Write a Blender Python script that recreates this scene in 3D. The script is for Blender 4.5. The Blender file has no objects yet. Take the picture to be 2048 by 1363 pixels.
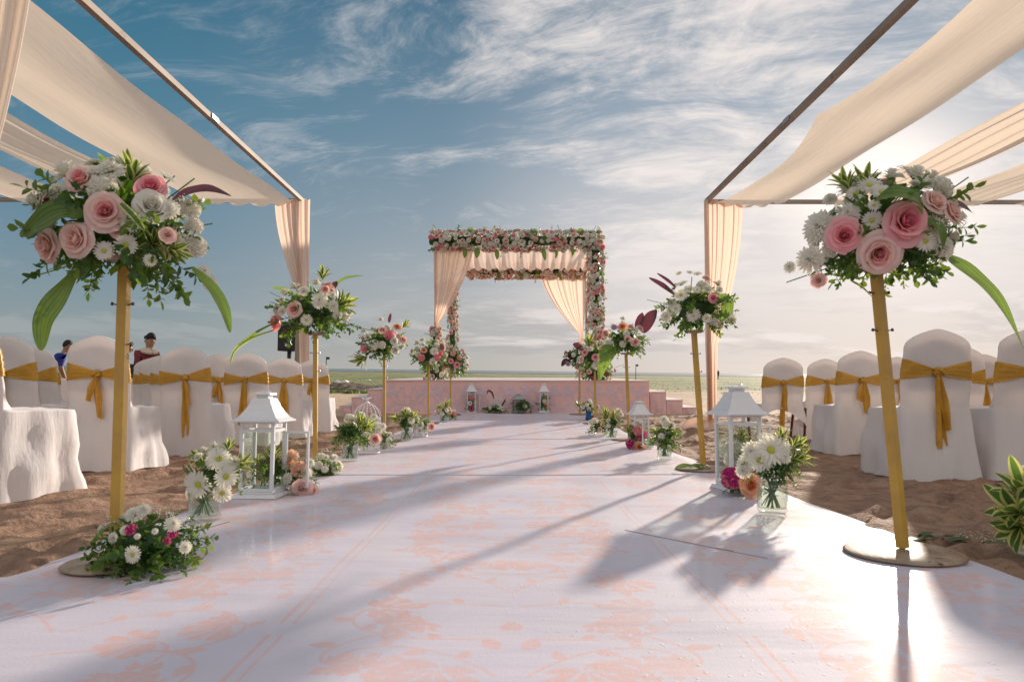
import bpy, math, random
import numpy as np
from mathutils import Vector, Matrix, Euler, Quaternion
random.seed(7)
sc = bpy.context.scene
COL = sc.collection
R = math.radians

# ---------------------------------------------------------------- camera
CAM_H = 0.565
FPX = 1365.0
cam_d = bpy.data.cameras.new("camera")
cam = bpy.data.objects.new("camera", cam_d); COL.objects.link(cam)
cam_d.sensor_width = 36.0; cam_d.lens = 36.0 * FPX / 2048.0
cam_d.clip_start = 0.05; cam_d.clip_end = 20000
CAM_ROT = (Matrix.Rotation(R(90 + 4.34), 3, 'X') @ Matrix.Rotation(R(0.15), 3, 'Z'))
cam.location = (0, 0, CAM_H); cam.rotation_euler = CAM_ROT.to_euler()
cam_d.dof.use_dof = True; cam_d.dof.focus_distance = 9.5; cam_d.dof.aperture_fstop = 7.1
sc.camera = cam

# ---------------------------------------------------------------- light, sky, exposure
SUN_AZ, SUN_EL = 29.0, 15.0
SUN_DIR = Vector((math.sin(R(SUN_AZ)) * math.cos(R(SUN_EL)), math.cos(R(SUN_AZ)) * math.cos(R(SUN_EL)), math.sin(R(SUN_EL))))
sl = bpy.data.lights.new("sun", 'SUN'); sl.energy = 3.1; sl.angle = R(1.6); sl.color = (1.0, 0.86, 0.72)
so = bpy.data.objects.new("sun", sl); COL.objects.link(so)
so.rotation_euler = (-SUN_DIR).to_track_quat('-Z', 'Y').to_euler()
sc.view_settings.view_transform = 'Standard'; sc.view_settings.look = 'None'
sc.view_settings.gamma = 1.0; sc.view_settings.exposure = 0.95
sc.view_settings.use_curve_mapping = False
try:
    sc.cycles.use_adaptive_sampling = True
    sc.cycles.max_bounces = 10; sc.cycles.transparent_max_bounces = 16
    sc.cycles.sample_clamp_indirect = 6.0; sc.cycles.sample_clamp_direct = 0
except Exception: pass


class NT:
    """small node helper"""
    def __init__(s, tree): s.t = tree; s.n = tree.nodes; s.l = tree.links
    def new(s, typ, **kw):
        nd = s.n.new(typ)
        for k, v in kw.items(): setattr(nd, k, v)
        return nd
    def put(s, sock, v):
        if isinstance(v, bpy.types.NodeSocket): s.l.new(v, sock)
        elif v is not None:
            if sock.type == 'RGBA' and len(v) == 3: v = (*v, 1)
            sock.default_value = v
    def math(s, op, a, b=None, c=None, clamp=False):
        nd = s.new('ShaderNodeMath', operation=op, use_clamp=clamp)
        s.put(nd.inputs[0], a)
        if b is not None: s.put(nd.inputs[1], b)
        if c is not None: s.put(nd.inputs[2], c)
        return nd.outputs[0]
    def mix(s, f, a, b, mode='MIX'):
        nd = s.new('ShaderNodeMix', data_type='RGBA', blend_type=mode)
        s.put(nd.inputs[0], f); s.put(nd.inputs[6], a); s.put(nd.inputs[7], b)
        return nd.outputs[2]
    def ramp(s, f, stops, interp='LINEAR'):
        nd = s.new('ShaderNodeValToRGB'); cr = nd.color_ramp; cr.interpolation = interp
        while len(cr.elements) < len(stops): cr.elements.new(0.5)
        for e, (p, c) in zip(cr.elements, stops):
            e.position = p; e.color = (*c, 1) if len(c) == 3 else c
        s.put(nd.inputs[0], f); return nd.outputs[0]
    def step(s, f, a, b):
        nd = s.new('ShaderNodeMapRange', interpolation_type='SMOOTHSTEP')
        s.put(nd.inputs[0], f); nd.inputs[1].default_value = a; nd.inputs[2].default_value = b
        return nd.outputs[0]
    def noise(s, vec, scale, detail=4, rough=0.5, dist=0.0, out=0):
        nd = s.new('ShaderNodeTexNoise')
        if vec is not None: s.l.new(vec, nd.inputs['Vector'])
        nd.inputs['Scale'].default_value = scale; nd.inputs['Detail'].default_value = detail
        nd.inputs['Roughness'].default_value = rough; nd.inputs['Distortion'].default_value = dist
        return nd.outputs[out]
    def mapping(s, vec, loc=(0, 0, 0), rot=(0, 0, 0), sca=(1, 1, 1)):
        nd = s.new('ShaderNodeMapping'); s.l.new(vec, nd.inputs[0])
        nd.inputs[1].default_value = loc; nd.inputs[2].default_value = rot; nd.inputs[3].default_value = sca
        return nd.outputs[0]
    def comb(s, x, y, z):
        nd = s.new('ShaderNodeCombineXYZ'); s.put(nd.inputs[0], x); s.put(nd.inputs[1], y); s.put(nd.inputs[2], z)
        return nd.outputs[0]
    def sep(s, v):
        nd = s.new('ShaderNodeSeparateXYZ'); s.l.new(v, nd.inputs[0]); return nd.outputs
    def dot(s, v, c):
        nd = s.new('ShaderNodeVectorMath', operation='DOT_PRODUCT'); s.l.new(v, nd.inputs[0]); nd.inputs[1].default_value = c
        return nd.outputs['Value']


FAR_SLOPE, FAR_CROSS = 0.0322, -0.010
world = bpy.data.worlds.new("World"); sc.world = world; world.use_nodes = True
w = NT(world.node_tree); w.n.clear()
tc = w.new('ShaderNodeTexCoord'); dirv = tc.outputs['Generated']
X_, Y_, Z_ = w.sep(dirv)
el = w.math('SUBTRACT', Z_, w.math('ADD', w.math('MULTIPLY', Y_, FAR_SLOPE), w.math('MULTIPLY', X_, FAR_CROSS)))
elc = w.math('MAXIMUM', el, 0.0)
sd = w.dot(dirv, tuple(SUN_DIR))
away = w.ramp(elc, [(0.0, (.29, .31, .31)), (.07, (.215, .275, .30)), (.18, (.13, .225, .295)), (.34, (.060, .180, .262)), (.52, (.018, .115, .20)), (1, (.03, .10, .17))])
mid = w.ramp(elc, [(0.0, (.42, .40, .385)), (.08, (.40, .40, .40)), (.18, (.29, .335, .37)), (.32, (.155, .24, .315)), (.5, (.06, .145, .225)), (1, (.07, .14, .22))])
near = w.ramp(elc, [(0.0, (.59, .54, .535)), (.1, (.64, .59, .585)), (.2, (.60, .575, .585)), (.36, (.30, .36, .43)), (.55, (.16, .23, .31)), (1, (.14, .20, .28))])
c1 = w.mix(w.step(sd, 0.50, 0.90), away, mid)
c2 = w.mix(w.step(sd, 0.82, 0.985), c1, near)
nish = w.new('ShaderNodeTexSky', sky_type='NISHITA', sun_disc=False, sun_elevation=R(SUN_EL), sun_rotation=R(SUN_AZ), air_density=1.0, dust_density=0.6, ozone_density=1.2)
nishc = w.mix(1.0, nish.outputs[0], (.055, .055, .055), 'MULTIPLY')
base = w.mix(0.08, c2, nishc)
# cirrus: seen as if on a plane high above
den = w.math('ADD', elc, 0.20)
pl = w.comb(w.math('DIVIDE', X_, den), w.math('DIVIDE', Y_, den), 0.0)
cv = w.mapping(pl, rot=(0, 0, R(24)), sca=(0.85, 1.15, 1.0))
warp = w.noise(w.mapping(pl, sca=(1.1, 1.1, 1)), 1.3, 3, .5, 0, out=1)
wv = w.new('ShaderNodeVectorMath', operation='MULTIPLY_ADD'); w.l.new(warp, wv.inputs[0]); wv.inputs[1].default_value = (.42, .42, 0); w.l.new(cv, wv.inputs[2])
n1 = w.noise(wv.outputs[0], 1.7, 13, 0.66, 0.35)
n3 = w.noise(w.mapping(wv.outputs[0], loc=(5, 2, 0), sca=(.9, 2.2, 1.0)), 2.0, 13, 0.74, 0.7)
n2 = w.noise(w.mapping(pl, loc=(8.3, 3.3, 0), sca=(.75, .55, 1)), 0.8, 2, 0.5, 0.2)
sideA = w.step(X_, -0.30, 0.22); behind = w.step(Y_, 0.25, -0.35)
side = w.math('MAXIMUM', sideA, behind)  # extra cloud cover added in the unseen sky behind the camera
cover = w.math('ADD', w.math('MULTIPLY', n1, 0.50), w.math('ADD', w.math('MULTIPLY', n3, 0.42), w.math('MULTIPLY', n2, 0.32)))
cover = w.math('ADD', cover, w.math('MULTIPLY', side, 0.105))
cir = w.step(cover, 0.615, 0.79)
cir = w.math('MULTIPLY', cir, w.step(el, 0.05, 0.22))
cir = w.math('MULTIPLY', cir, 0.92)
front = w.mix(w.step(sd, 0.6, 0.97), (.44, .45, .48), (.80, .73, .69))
cloudc = w.mix(behind, front, (.78, .72, .68))  # cloud behind the camera made brighter, added as fill for the chair backs
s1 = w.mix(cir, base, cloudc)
# low bank near the horizon
az = w.math('DIVIDE', X_, w.math('ADD', w.math('ABSOLUTE', Y_), 0.15))
lv = w.comb(w.math('MULTIPLY', az, 2.6), w.math('MULTIPLY', elc, 15.0), 0.3)
l1 = w.noise(lv, 1.25, 9, 0.62, 0.3)
l2 = w.noise(w.mapping(lv, loc=(0.0, 0.20, 0)), 1.25, 9, 0.62, 0.3)
band = w.math('MULTIPLY', w.step(el, 0.004, 0.03), w.math('SUBTRACT', 1.0, w.step(el, 0.07, 0.15)))
lo = w.math('MULTIPLY', w.math('MULTIPLY', w.step(l1, 0.47, 0.56), band), w.math('ADD', .35, w.math('MULTIPLY', w.step(X_, -.3, .15), .65)))
lit = w.step(w.math('SUBTRACT', l1, l2), -0.02, 0.10)
lowc = w.mix(lit, w.mix(1.0, s1, (.84, .84, .86), 'MULTIPLY'), w.mix(w.step(sd, .7, .97), (.44, .43, .42), (.80, .72, .68)))
s2 = w.mix(w.math('MULTIPLY', lo, 0.75), s1, lowc)
glow = w.math('POWER', w.math('MAXIMUM', sd, 0.0), 220.0)
s3 = w.mix(w.math('MULTIPLY', glow, 0.85), s2, (1.15, 1.02, .93))
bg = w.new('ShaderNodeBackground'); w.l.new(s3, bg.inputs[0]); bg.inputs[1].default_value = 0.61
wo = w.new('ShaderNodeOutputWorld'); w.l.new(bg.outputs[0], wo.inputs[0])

# ---------------------------------------------------------------- projection back from photo pixels into the place
def ray(px, py):
    v = Vector(((px - 1024) / FPX, -(py - 681.5) / FPX, -1))
    return CAM_ROT @ v
def ground(x, y):
    if y < 6: g = 0.0
    elif y < 11: g = FAR_SLOPE * (y - 6) ** 2 / 10
    else: g = FAR_SLOPE * (2.5 + y - 11)
    t = min(max((y - 12) / 25.0, 0), 1); t = t * t * (3 - 2 * t)
    return g + FAR_CROSS * x * t
def G(px, py, up=0.0):
    d = ray(px, py); t = 1.0; z = 0.0
    for _ in range(30):
        t = (z + up - CAM_H) / d.z if d.z < -1e-6 else 50
        t = max(0.3, min(t, 400)); z = ground(d.x * t, d.y * t)
    return Vector((d.x * t, d.y * t, z + up))
def D(px, py, Y):
    d = ray(px, py); t = Y / d.y
    return Vector((d.x * t, Y, CAM_H + d.z * t))
def PZ(px, py, z):
    d = ray(px, py); t = (z - CAM_H) / d.z
    return Vector((d.x * t, d.y * t, z))

# ---------------------------------------------------------------- mesh building
class MB:
    def __init__(s): s.v = []; s.f = []; s.m = []
    def add(s, vs, fs, mi=0):
        o = len(s.v); s.v.extend([tuple(p) for p in vs]); s.f.extend([tuple(i + o for i in f) for f in fs]); s.m.extend([mi] * len(fs))
    def box(s, c, size, rot=None, mi=0, taper=1.0):
        hx, hy, hz = size[0] / 2, size[1] / 2, size[2] / 2; M = rot or Matrix.Identity(3); c = Vector(c)
        vs = []
        for dz in (-1, 1):
            k = taper if dz > 0 else 1
            for dx, dy in ((-1, -1), (1, -1), (1, 1), (-1, 1)): vs.append(c + M @ Vector((dx * hx * k, dy * hy * k, dz * hz)))
        s.add(vs, [(3, 2, 1, 0), (4, 5, 6, 7), (0, 1, 5, 4), (1, 2, 6, 5), (2, 3, 7, 6), (3, 0, 4, 7)], mi)
    def bbox(s, c, size, b=0.004, mi=0, rot=None):
        """box with chamfered vertical edges and chamfered top"""
        hx, hy, hz = size[0] / 2, size[1] / 2, size[2] / 2; c = Vector(c); M = rot or Matrix.Identity(3)
        b = min(b, hx * .9, hy * .9, hz * .9)
        def ring(ix, z): return [(-hx + ix, -hy + b + 0, z), (-hx + b, -hy + ix, z), (hx - b, -hy + ix, z), (hx - ix, -hy + b, z), (hx - ix, hy - b, z), (hx - b, hy - ix, z), (-hx + b, hy - ix, z), (-hx + ix, hy - b, z)]
        rs = [ring(b, -hz), ring(0, -hz + b), ring(0, hz - b), ring(b, hz)]
        vs = [c + M @ Vector(p) for r in rs for p in r]; fs = []
        for k in range(3):
            for i in range(8):
                j = (i + 1) % 8; fs.append((k * 8 + i, k * 8 + j, k * 8 + 8 + j, k * 8 + 8 + i))
        fs.append(tuple(range(7, -1, -1))); fs.append(tuple(range(24, 32)))
        s.add(vs, fs, mi)
    def tube(s, pts, r, n=8, mi=0, cap=True, square=False, up=None):
        pts = [Vector(p) for p in pts]; k = len(pts); rr = r if hasattr(r, '__len__') else [r] * k
        vs = []; prev = None
        for i, p in enumerate(pts):
            t = (pts[min(i + 1, k - 1)] - pts[max(i - 1, 0)]).normalized()
            if prev is None:
                a = up or (Vector((0, 0, 1)) if abs(t.z) < .9 else Vector((1, 0, 0)))
                a = Vector(a); a = (a - t * a.dot(t)).normalized()
            else: a = (prev - t * prev.dot(t)).normalized()
            prev = a; b = t.cross(a)
            for j in range(n):
                th = 2 * math.pi * (j + (.5 if square else 0)) / n
                vs.append(p + (a * math.cos(th) + b * math.sin(th)) * rr[i])
        fs = [(i * n + j, i * n + (j + 1) % n, (i + 1) * n + (j + 1) % n, (i + 1) * n + j) for i in range(k - 1) for j in range(n)]
        if cap: fs += [tuple(range(n - 1, -1, -1)), tuple(range((k - 1) * n, k * n))]
        s.add(vs, fs, mi)
    def lathe(s, prof, n=24, c=(0, 0, 0), mi=0, rot0=0.0, close=False):
        c = Vector(c); vs = []
        for (r, z) in prof:
            for j in range(n):
                th = rot0 + 2 * math.pi * j / n; vs.append((c.x + r * math.cos(th), c.y + r * math.sin(th), c.z + z))
        k = len(prof)
        fs = [(i * n + j, i * n + (j + 1) % n, (i + 1) * n + (j + 1) % n, (i + 1) * n + j) for i in range(k - 1) for j in range(n)]
        if close: fs += [tuple(range(n - 1, -1, -1)), tuple(range((k - 1) * n, k * n))]
        s.add(vs, fs, mi)
    def grid(s, fn, nu, nv, mi=0, wrap=False):
        vs = [fn(i / nu, j / nv) for j in range(nv + 1) for i in range(nu + (0 if wrap else 1))]
        W = nu + (0 if wrap else 1)
        fs = [(j * W + i, j * W + (i + 1) % W, (j + 1) * W + (i + 1) % W, (j + 1) * W + i) for j in range(nv) for i in range(nu)]
        if callable(mi):
            o = len(s.v); s.v.extend([tuple(p) for p in vs])
            for q, f in enumerate(fs): s.f.append(tuple(a + o for a in f)); s.m.append(mi(q % nu, q // nu))
        else: s.add(vs, fs, mi)
    def xform(s, M, start=0):
        for i in range(start, len(s.v)): s.v[i] = tuple(M @ Vector(s.v[i]))
    def mesh(s, name, mats, smooth=True):
        me = bpy.data.meshes.new(name); me.from_pydata(s.v, [], s.f)
        for m in (mats if isinstance(mats, (list, tuple)) else [mats]): me.materials.append(m)
        me.polygons.foreach_set('material_index', s.m)
        if smooth: me.polygons.foreach_set('use_smooth', [True] * len(s.f))
        me.update(); return me
    def build(s, name, mats, parent=None, smooth=False, **kw):
        return obj(name, s.mesh(name, mats, smooth), parent, **kw)

def tag(o, label=None, cat=None, group=None, kind=None):
    if label: o['label'] = label
    if cat: o['category'] = cat
    if group: o['group'] = group
    if kind: o['kind'] = kind
    return o
def obj(name, me, parent=None, loc=None, rot=None, scale=None, **kw):
    o = bpy.data.objects.new(name, me); COL.objects.link(o)
    if parent is not None: o.parent = parent
    if loc is not None: o.location = loc
    if rot is not None: o.rotation_euler = rot
    if scale is not None: o.scale = scale if hasattr(scale, '__len__') else (scale,) * 3
    if kw: tag(o, **kw)
    return o
def empty(name, loc=(0, 0, 0), rz=0.0, **kw):
    o = bpy.data.objects.new(name, None); COL.objects.link(o); o.location = loc; o.rotation_euler = (0, 0, rz)
    o.empty_display_size = .1
    return tag(o, **kw)
def kids(o): return [c for c in bpy.data.objects if c.parent == o]
def copy_tree(o, childmap, parent=None):
    c = o.copy(); COL.objects.link(c)
    if parent is not None: c.parent = parent
    for ch in childmap.get(o, []): copy_tree(ch, childmap, c)
    return c
def childmap():
    m = {}
    for o in bpy.data.objects:
        if o.parent: m.setdefault(o.parent, []).append(o)
    return m

# ---------------------------------------------------------------- materials
def mat(name, col, rough=.6, metal=0.0, trans=0.0, tcol=None, bump=None, var=None, spec=.5, coat=0.0, sheen=0.0, extra=None, wear=None):
    """Principled (+ translucent) with noise colour variation, bump and wear"""
    m = bpy.data.materials.new(name); m.use_nodes = True; t = NT(m.node_tree); t.n.clear()
    out = t.new('ShaderNodeOutputMaterial'); p = t.new('ShaderNodeBsdfPrincipled')
    co = t.new('ShaderNodeTexCoord').outputs['Object']
    c = (*col, 1); csock = None
    if var:   # (scale, amount, colour2)
        n = t.noise(co, var[0], 5, .6)
        csock = t.mix(t.math('MULTIPLY', t.step(n, .35, .68), var[1]), col, var[2])
    if wear:  # (scale, lo, hi, colour)
        n = t.noise(co, wear[0], 7, .65)
        csock = t.mix(t.step(n, wear[1], wear[2]), csock if csock else col, wear[3])
    if extra: csock = extra(t, co, csock if csock else c)
    if csock is not None: t.l.new(csock, p.inputs['Base Color'])
    else: p.inputs['Base Color'].default_value = c
    p.inputs['Roughness'].default_value = rough; p.inputs['Metallic'].default_value = metal
    p.inputs['Specular IOR Level'].default_value = spec
    if coat: p.inputs['Coat Weight'].default_value = coat; p.inputs['Coat Roughness'].default_value = .1
    if sheen: p.inputs['Sheen Weight'].default_value = sheen
    bn = None
    if bump:  # list of (scale, strength, distance, mapping scale)
        for (s_, st, di, ms) in bump:
            n = t.noise(t.mapping(co, sca=ms) if ms else co, s_, 5, .6)
            b = t.new('ShaderNodeBump'); b.inputs['Strength'].default_value = st; b.inputs['Distance'].default_value = di
            t.l.new(n, b.inputs['Height'])
            if bn is not None: t.l.new(bn, b.inputs['Normal'])
            bn = b.outputs[0]
        t.l.new(bn, p.inputs['Normal'])
    sh = p.outputs[0]
    if trans:
        tr = t.new('ShaderNodeBsdfTranslucent')
        if tcol: tr.inputs[0].default_value = (*tcol, 1)
        elif csock is not None: t.l.new(csock, tr.inputs[0])
        else: tr.inputs[0].default_value = c
        if bn is not None: t.l.new(bn, tr.inputs['Normal'])
        mx = t.new('ShaderNodeMixShader'); mx.inputs[0].default_value = trans
        t.l.new(p.outputs[0], mx.inputs[1]); t.l.new(tr.outputs[0], mx.inputs[2]); sh = mx.outputs[0]
    t.l.new(sh, out.inputs[0]); return m
def sheer(name, col, trans, see, rough=.8):
    """thin woven cloth: diffuse + translucent + a share of open weave"""
    m = mat(name, col, rough, trans=trans, bump=[(30, .25, .01, (3, 3, .3))])
    t = NT(m.node_tree); out = [n for n in t.n if n.type == 'OUTPUT_MATERIAL'][0]
    src = out.inputs[0].links[0].from_socket
    tp = t.new('ShaderNodeBsdfTransparent'); mx = t.new('ShaderNodeMixShader'); mx.inputs[0].default_value = see
    t.l.new(src, mx.inputs[1]); t.l.new(tp.outputs[0], mx.inputs[2]); t.l.new(mx.outputs[0], out.inputs[0]); return m
def thin_glass(name, tint=(.93, .97, .95), rough=.02):
    m = bpy.data.materials.new(name); m.use_nodes = True; t = NT(m.node_tree); t.n.clear()
    out = t.new('ShaderNodeOutputMaterial'); tp = t.new('ShaderNodeBsdfTransparent'); gl = t.new('ShaderNodeBsdfGlossy')
    tp.inputs[0].default_value = (*tint, 1); gl.inputs['Roughness'].default_value = rough
    fr = t.new('ShaderNodeLayerWeight'); fr.inputs[0].default_value = .5; fp = t.math('MULTIPLY', t.math('POWER', fr.outputs['Facing'], 4.0), .65)
    mx = t.new('ShaderNodeMixShader'); f = t.math('ADD', fp, .045, clamp=True); t.l.new(f, mx.inputs[0])
    t.l.new(tp.outputs[0], mx.inputs[1]); t.l.new(gl.outputs[0], mx.inputs[2]); t.l.new(mx.outputs[0], out.inputs[0]); return m

M = {}
M['wood'] = mat('weathered_beam', (.27, .22, .175), .7, bump=[(6, .3, .006, None)], var=(1.6, .8, (.38, .32, .27)), wear=(3.5, .66, .72, (.16, .12, .09)))
M['canvas'] = mat('cream_canopy_cloth', (.92, .82, .71), .9, trans=.55, tcol=(1.0, .86, .70), bump=[(2.2, .22, .04, (5, .5, 1)), (260, .15, .002, None)], var=(1.2, .3, (.88, .78, .67)))
M['peach'] = sheer('peach_sheer_cloth', (.92, .72, .59), .55, .12)
M['peach_light'] = sheer('cream_sheer_cloth', (.90, .81, .72), .45, .05)
M['cover'] = mat('white_chair_cover', (.86, .84, .85), .85, trans=.27, tcol=(.96, .88, .82), bump=[(3.2, .42, .03, (2.4, 2.4, .55)), (15, .22, .008, (.9, .9, 1.5)), (300, .12, .001, None)], var=(2.5, .4, (.80, .75, .77)), sheen=.2)
M['sash'] = mat('gold_satin_sash', (.70, .38, .045), .34, trans=.18, bump=[(14, .5, .01, (1, 1, 3))], var=(9, .6, (.46, .235, .02)))
M['redwood'] = mat('dark_red_chair_frame', (.12, .025, .018), .45)
M['pad'] = mat('chair_padding', (.35, .25, .2), .9)
M['goldpole'] = mat('gold_painted_timber', (.60, .36, .055), .42, bump=[(30, .4, .004, (6, 6, .6)), (140, .3, .001, None)], var=(6, .9, (.46, .27, .06)), wear=(13, .61, .67, (.15, .08, .03)), spec=.6)
M['plate'] = mat('stained_wood_disc', (.40, .32, .24), .5, var=(9, 1.0, (.24, .14, .08)), wear=(22, .60, .66, (.10, .06, .04)), bump=[(12, .3, .005, (6, 1, 1))], spec=.25)
M['screw'] = mat('rusty_screw', (.12, .08, .06), .4, metal=.8)
M['lantern'] = mat('white_painted_metal', (.80, .80, .82), .32, var=(8, .35, (.72, .72, .75)), wear=(22, .70, .74, (.35, .28, .22)))
M['greylantern'] = mat('grey_metal', (.36, .38, .38), .4, var=(8, .6, (.24, .26, .26)))
M['glass'] = thin_glass('clear_glass')
M['jar'] = thin_glass('jar_glass', (.955, .98, .97))
M['blueglass'] = mat('blue_glass', (.01, .16, .42), .1, trans=.3)
M['black'] = mat('black_plastic', (.018, .018, .02), .5, bump=[(80, .2, .002, None)])
M['stem'] = mat('green_stem', (.10, .19, .05), .6)
M['leaf'] = mat('dark_leaf', (.024, .070, .015), .42, trans=.28, tcol=(.16, .34, .03), var=(5, .8, (.042, .105, .018)), spec=.5)
M['leaf2'] = mat('fresh_leaf', (.062, .14, .022), .45, trans=.35, tcol=(.34, .50, .05), var=(6, .7, (.05, .12, .025)))
M['broad'] = mat('broad_leaf', (.045, .12, .025), .35, trans=.35, tcol=(.22, .42, .04), bump=[(9, .35, .004, (12, 1, 1))], var=(4, .7, (.13, .23, .04)))
M['broad2'] = mat('broad_leaf_stripe', (.115, .215, .045), .4, trans=.4, tcol=(.36, .50, .09))
M['purple'] = mat('purple_leaf', (.06, .03, .034), .38, trans=.12, tcol=(.45, .06, .12), var=(5, .8, (.035, .03, .03)))
M['vg_in'] = mat('leaf_green_centre', (.05, .13, .03), .45, trans=.3, tcol=(.25, .42, .05))
M['vg_out'] = mat('leaf_cream_margin', (.62, .62, .24), .5, trans=.35, tcol=(.85, .80, .25))
M['white'] = mat('white_petal', (.84, .83, .79), .65, trans=.38, tcol=(.95, .90, .72), spec=.2)
M['ycentre'] = mat('flower_centre', (.46, .48, .05), .8)
M['blush'] = mat('blush_petal', (.90, .73, .68), .6, trans=.38, tcol=(.98, .60, .48), spec=.2)
M['blush_in'] = mat('pink_inner_petal', (.90, .58, .58), .6, trans=.38, tcol=(.98, .35, .35), spec=.2)
M['pink'] = mat('pink_petal', (.92, .53, .56), .6, trans=.38, tcol=(.98, .35, .35), spec=.2)
M['pink_in'] = mat('deep_pink_petal', (.88, .43, .49), .6, trans=.38, tcol=(.9, .1, .2), spec=.2)
M['magenta'] = mat('magenta_petal', (.58, .05, .25), .65, trans=.2, spec=.2)
M['peachp'] = mat('peach_petal', (.88, .50, .33), .6, trans=.38, tcol=(.98, .50, .25), spec=.2)
M['orange'] = mat('orange_petal', (.86, .33, .12), .6, trans=.25, spec=.2)
M['lilac'] = mat('lilac_petal', (.66, .50, .64), .6, trans=.25, spec=.2)
M['stagepink'] = mat('pink_printed_cloth', (.90, .56, .52), .75, bump=[(2.5, .5, .03, (1, 1, 1)), (200, .1, .001, None)], var=(2, .4, (.86, .54, .50)))
M['lav'] = mat('lavender_print', (.66, .57, .70), .75, bump=[(2.5, .5, .03, (1, 1, 1))], var=(9, .5, (.70, .61, .70)))
M['stagetop'] = mat('pale_stage_top', (.78, .70, .68), .45, var=(2, .5, (.7, .6, .6)))
# ---------------------------------------------------------------- the setting
rng = np.random.default_rng(5)
def vnoise(x, y, seed=0):
    xi = np.floor(x).astype(np.int64); yi = np.floor(y).astype(np.int64); fx = x - xi; fy = y - yi
    fx = fx * fx * (3 - 2 * fx); fy = fy * fy * (3 - 2 * fy)
    def h(a, b):
        n = (a * 374761393 + b * 668265263 + seed * 974711) & 0x7fffffff
        n = ((n ^ (n >> 13)) * 1274126177) & 0x7fffffff
        return (n & 0xffff) / 65535.0
    return (h(xi, yi) * (1 - fx) + h(xi + 1, yi) * fx) * (1 - fy) + (h(xi, yi + 1) * (1 - fx) + h(xi + 1, yi + 1) * fx) * fy
def grow(a, b, step, k):
    out = [a]
    while out[-1] < b: out.append(out[-1] + step); step *= k
    return out
xs = np.arange(-7.5, 7.5001, .045); ext = np.array(grow(7.55, 9000, .09, 1.17)); xs = np.concatenate([-ext[::-1], xs, ext])
ys = np.concatenate([np.arange(-14, 1.2, .35), np.arange(1.25, 13.0, .045), np.array(grow(13.05, 9000, .08, 1.05))])
XX, YY = np.meshgrid(xs, ys)
gz = np.where(YY < 6, 0, np.where(YY < 11, FAR_SLOPE * (YY - 6) ** 2 / 10, FAR_SLOPE * (2.5 + YY - 11)))
tt = np.clip((YY - 12) / 25, 0, 1); tt = tt * tt * (3 - 2 * tt); gz = gz + FAR_CROSS * XX * tt
fade = 1 - np.clip((YY - 14) / 30, 0, 1)
dz = (vnoise(XX * 2.1, YY * 2.1, 1) - .5) * .035 + (vnoise(XX * 5.3, YY * 5.3, 2) - .5) * .028 + (vnoise(XX * 12, YY * 12, 3) - .5) * .014
rough_ = .25 + .75 * vnoise(XX * .9 + 9, YY * .9, 4)
dz = dz * rough_
clod = vnoise(XX * 8 + 3, YY * 8, 11); dz = dz + np.where(vnoise(XX * 1.3, YY * 1.3, 12) > .5, np.maximum(0, clod - .62) * .07, 0)
for _ in range(1500):  # footprints and scuffs
    cx = rng.uniform(-7.4, 7.4); cy = rng.uniform(1.6, 12.8); a = rng.uniform(0, math.pi); L = rng.uniform(.07, .15); W = L * rng.uniform(.35, .6)
    ix = np.searchsorted(xs, [cx - .3, cx + .3]); iy = np.searchsorted(ys, [cy - .3, cy + .3])
    sx = XX[iy[0]:iy[1], ix[0]:ix[1]] - cx; sy = YY[iy[0]:iy[1], ix[0]:ix[1]] - cy
    u = (sx * math.cos(a) + sy * math.sin(a)) / L; v = (-sx * math.sin(a) + sy * math.cos(a)) / W
    r2 = u * u + v * v
    dz[iy[0]:iy[1], ix[0]:ix[1]] += rng.uniform(.014, .038) * (-np.exp(-r2 * 1.3) + .75 * np.exp(-(np.sqrt(r2) - 1.55) ** 2 * 5))
dz = dz * fade
far_b = np.clip((YY - 14) / 20, 0, 1) * np.clip((160 - YY) / 60, 0, 1)
dz = dz + far_b * ((vnoise(XX * .35, YY * .35, 6) - .5) * .10 + (vnoise(XX * 1.1, YY * 1.1, 7) - .5) * .05)
under = (np.abs(XX) < 1.7) & (YY < 13.7); edge = np.clip((np.abs(XX) - 1.43) / .10, 0, 1)
dz = np.where(under, np.minimum(dz, -.012 + edge * .055), dz)
gz = gz + dz - .004
nv, nu = XX.shape
co = np.stack([XX, YY, gz], -1).reshape(-1, 3)
idx = np.arange(nv * nu).reshape(nv, nu)
fa = np.stack([idx[:-1, :-1], idx[:-1, 1:], idx[1:, 1:], idx[1:, :-1]], -1).reshape(-1, 4)
me = bpy.data.meshes.new('ground'); me.vertices.add(len(co)); me.vertices.foreach_set('co', co.ravel())
me.loops.add(fa.size); me.loops.foreach_set('vertex_index', fa.ravel().astype(np.int32))
me.polygons.add(len(fa)); me.polygons.foreach_set('loop_start', np.arange(0, fa.size, 4, dtype=np.int32))
me.polygons.foreach_set('use_smooth', np.ones(len(fa), bool)); me.update(); me.validate()

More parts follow.
